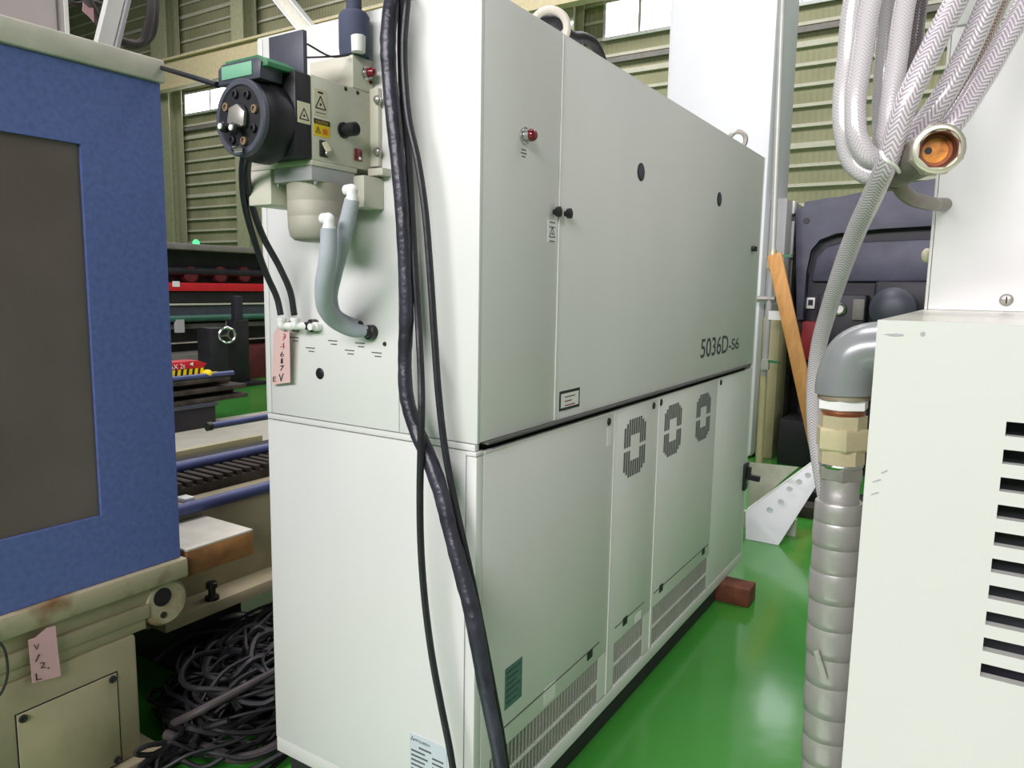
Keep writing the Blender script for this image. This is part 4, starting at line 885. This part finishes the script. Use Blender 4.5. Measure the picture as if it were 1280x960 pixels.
# pipe with fittings, elbow and tape
YPP = -.328
def pp(py): return HY(1052-(py-560)*.047, py, YPP)
ZP = lambda py: pp(py).z
tpipe = root('taped_pipe', Vector((pp(900).x, YPP, 0)), 'silver tape wrapped pipe with brass fittings and grey elbow beside vented cabinet', 'pipe')
dirp = (pp(520)-pp(900)).normalized()
def seg_(py0, py1, wpx, m, name, sg=24, prof=None, par=tpipe, rot=0):
    a, b_ = pp(py1), pp(py0); ln = (b_-a).length; r = wpx/2*1.0/924.5*(a-CAMP).dot(_fw)
    return B().lathe(a, b_-a, [(t*ln, r*k) for t, k in (prof or [(0, 1), (1, 1)])], sg, rot=rot).build(name, m, par, 30)
ec = [pp(490), pp(468)]; eo = HY(1064, 455, YPP)
B().tube([pp(492), pp(480), HY(1061, 462, YPP), HY(1070, 446, YPP), HY(1084, 439, YPP), HY(1100, 437, YPP), HY(1125, 437, YPP)], .0365, 24, 8).build('elbow', 'elbow_grey', tpipe)
seg_(487, 498, 62, 'rust_iron', 'rust_ring'); seg_(497, 511, 60, 'fitting_white', 'white_nut', 6, [(0, .94), (.08, 1), (.92, 1), (1, .94)])
seg_(510, 519, 52, 'copper', 'copper_ring', 24, [(0, .9), (.5, 1), (1, .9)])
seg_(518, 534, 56, 'brass_pale', 'brass_neck', 8); seg_(533, 561, 64, 'brass_pale', 'brass_nut', 6, [(0, .93), (.1, 1), (.9, 1), (1, .93)], rot=.3)
seg_(560, 578, 54, 'brass_pale', 'brass_collar', 8); seg_(577, 583, 52, 'chrome', 'union_ring', 24, [(0, .95), (.5, 1), (1, .95)])
seg_(582, 598, 54, 'steel', 'steel_nut', 6, [(0, .94), (.1, 1), (.9, 1), (1, .94)], rot=.25)
seg_(597, 632, 46, 'tape_silver', 'bare_pipe', 24, [(0, 1), (.5, 1.0), (.55, .97), (1, 1.03)])
ty = [626, 650, 678, 711, 745, 778, 812, 848, 884, 915, 945, 985, 1030, 1080, 1140, 1200]
for k in range(len(ty)-1):
    a, b_ = pp(ty[k+1]+3), pp(ty[k]); r = .0305+(.001 if k % 2 else 0)+min(k, 4)*.0006
    tl = random.uniform(-.1, .1); ax = (b_-a); ln = ax.length
    B().lathe(a, ax+Vector((tl*ln*.12, 0, 0)), [(0, r*.965), (ln*.03, r*1.012), (ln*.3, r*1.02), (ln*.7, r*1.005), (ln*.93, r*.995), (ln, r*.97)], 28).build('tape_wrap', 'tape_silver', tpipe, 60)
a = pp(1200); B().lathe((a.x, YPP, 0), a-Vector((a.x, YPP, 0)), [(0, .034), (a.z, .033)], 24).build('pipe_run', 'tape_silver', tpipe)
a, b_ = HY(1020, 813, YPP-.037), HY(1031, 848, YPP-.037); B().bar(a, b_, .007, .002, (0, 1, 0)).build('tape_end', 'steel', tpipe)

# braided hoses
def hose(pix, r, m, label, group='clear braided hoses by the vented cabinet', name='braided_hose', seg=16):
    return tag(B().tube([q if isinstance(q, Vector) else DP(*q) for q in pix], r, seg, 8).build(name, m), label, 'hose', group)
TOPE = lambda dx, dy: Vector((pxl+.1+dx, YP+.02+dy, zse+.52))
h1 = [TOPE(.25, .06)+Vector((0, 0, 0)), TOPE(.2, -.1)+Vector((0, 0, .03)), (1252, -190, 1.03), (1222, -60, 1.03), (1195, 0, 1.02), (1160, 70, 1.02), (1130, 137, 1.03), (1110, 200, 1.06), (1093, 240, 1.12), (1070, 290, 1.22), (1046, 355, 1.35), (1035, 390, 1.43), (1023, 435, 1.52), (1018, 480, 1.58), (1018, 530, 1.62), (1024, 580, 1.64), (1034, 640, 1.66), (1040, 720, 1.7)]
e = DP(1040, 720, 1.7); h1 += [Vector((e.x, e.y+.02, .4)), Vector((e.x, e.y+.03, .08)), Vector((e.x-.0, e.y+.12, .017))]
hose(h1, .0158, 'hose_braid', 'long braided hose sweeping down past the brass fittings to the floor')
hose([TOPE(.38, .06), TOPE(.34, -.1)+Vector((0, 0, .03)), (1300, -190, 1.04), (1270, -80, 1.04), (1237, 0, 1.05), (1204, 75, 1.06), (1173, 130, 1.07), (1148, 165, 1.09), (1135, 190, 1.11)], .0162, 'hose_braid', 'middle braided hose running down into the grey pipe tee')
hose([TOPE(.46, .06), TOPE(.42, -.1)+Vector((0, 0, .03)), (1355, -190, 1.07), (1325, -60, 1.07), (1277, 15, 1.08), (1222, 108, 1.09), (1188, 158, 1.09), (1170, 178, 1.1)], .0165, 'hose_braid', 'braided hose lying against the upper white panel behind the rusty nut')
hose([TOPE(.42, .1), TOPE(.4, -.02)+Vector((0, 0, .03)), (1308, -190, 1.16), (1278, -60, 1.16), (1247, 5, 1.16), (1222, 60, 1.15), (1185, 125, 1.14), (1155, 180, 1.13)], .0155, 'hose_braid_brown', 'brownish stained braided hose squeezed between two paler hoses')
def loop(pix, m, label, r=.0155): hose(pix, r, m, label, 'looped clear hoses', 'clear_hose')
loop([TOPE(.02, .1), TOPE(-.04, 0)+Vector((0, 0, .1)), (1094, -190, 1.14), (1082, -60, 1.14), (1067, 0, 1.15), (1059, 75, 1.16), (1054, 125, 1.16), (1056, 170, 1.16), (1066, 203, 1.16), (1085, 218, 1.15), (1112, 220, 1.14)], 'hose_clear', 'outermost clear hose of the loop, bending under to the grey tee')
loop([TOPE(.05, .1), TOPE(-.01, 0)+Vector((0, 0, .08)), (1118, -190, 1.12), (1106, -60, 1.12), (1090, 0, 1.13), (1077, 75, 1.13), (1069, 140, 1.13), (1073, 175, 1.13), (1086, 195, 1.13), (1112, 203, 1.13)], 'hose_clear', 'clear hose nested inside the outermost loop')
loop([TOPE(.08, .12), TOPE(.02, .02)+Vector((0, 0, .06)), (1134, -190, 1.2), (1122, -60, 1.2), (1112, 0, 1.2), (1106, 75, 1.2), (1103, 150, 1.2), (1107, 190, 1.19), (1122, 208, 1.17)], 'hose_clear', 'straight clear hose behind the brighter one next to the grey tee')
loop([TOPE(.1, .1), TOPE(.05, 0)+Vector((0, 0, .05)), (1158, -190, 1.14), (1146, -60, 1.14), (1132, 0, 1.14), (1121, 75, 1.14), (1112, 150, 1.14), (1111, 185, 1.14), (1122, 200, 1.14)], 'hose_clear', 'bright clear hose with a glossy bend just left of the long braided one')
loop([TOPE(.12, .14), TOPE(.08, .04)+Vector((0, 0, .05)), (1172, -190, 1.24), (1160, -60, 1.24), (1150, 0, 1.24), (1141, 75, 1.24), (1137, 150, 1.22), (1136, 200, 1.18)], 'hose_clear_shaded', 'dark shaded clear hose at the back of the bundle', .013)
# manifold tee with the open rusty nut
mf = root('pipe_tee', DP(1150, 215, 1.07), 'grey pipe tee ending in an open brass nut with rusty orange bore', 'pipe fitting')
n0, n1 = DP(1172, 187, 1.0), DP(1112, 214, 1.16); ax = (n0-n1).normalized()
B().cyl(n1, n0-ax*.02, .029, 24).build('tee_body', 'manifold', mf)
B().lathe(n1-ax*.006, ax, [(0, .02), (.006, .031), (.03, .031)], 20).build('tee_end', 'manifold', mf)
axn = (ax*.55+(CAMP-n0).normalized()*.6).normalized()
nut = B().lathe(n0-axn*.026, axn, [(0, .0318), (.004, .0345), (.03, .0345), (.034, .0315), (.034, .0255), (.006, .0245)], 8, cap=False, rot=.39).build('nut', 'nut_metal', mf, 25)
B().lathe(n0-axn*.02, axn, [(0, .0252), (.027, .0252), (.0272, .0225), (.004, .0215)], 24, cap=False).build('nut_bore', 'bore_dark', nut)
B().lathe(n0-axn*.02, axn, [(.006, .0218), (.0075, .021), (.0075, .017), (.005, .0162)], 24, cap=False).build('rust_ring', 'bore_brown', nut)
B().lathe(n0-axn*.02, axn, [(.003, .0168), (.0045, .0165), (.005, .006), (.005, .0)], 24).build('rust_plug', 'bore_rust', nut)
sd = -(_rt-axn*_rt.dot(axn)).normalized()
B().lathe(n0-axn*.0152+sd*.008, axn, [(0, .0048), (.0006, .0044)], 12).build('plug_hole', 'far_black', nut)
B().lathe(n0-axn*.026, axn, [(.0305, .033), (.036, .0322), (.0375, .030), (.0375, .0262), (.033, .0252)], 32, cap=False).build('nut_face', 'nut_metal', nut)
B().tube([DP(1120, 222, 1.14), DP(1126, 236, 1.15), DP(1138, 247, 1.17), DP(1153, 252, 1.2), Vector((pxl+.02, YP+.01, DP(1165, 250, 1.3).z))], .0115, 14, 8).build('tee_branch', 'manifold', mf)
ct = root('cable_tie', DP(1110, 205, 1.04), 'white cable tie binding the long braided hose to the grey tee', 'cable tie')
B().tube([DP(1101, 190, 1.03), DP(1106, 199, 1.02), DP(1118, 207, 1.03), DP(1124, 215, 1.06)], .0028, 8).build('tie_strap', 'fitting_white', ct)
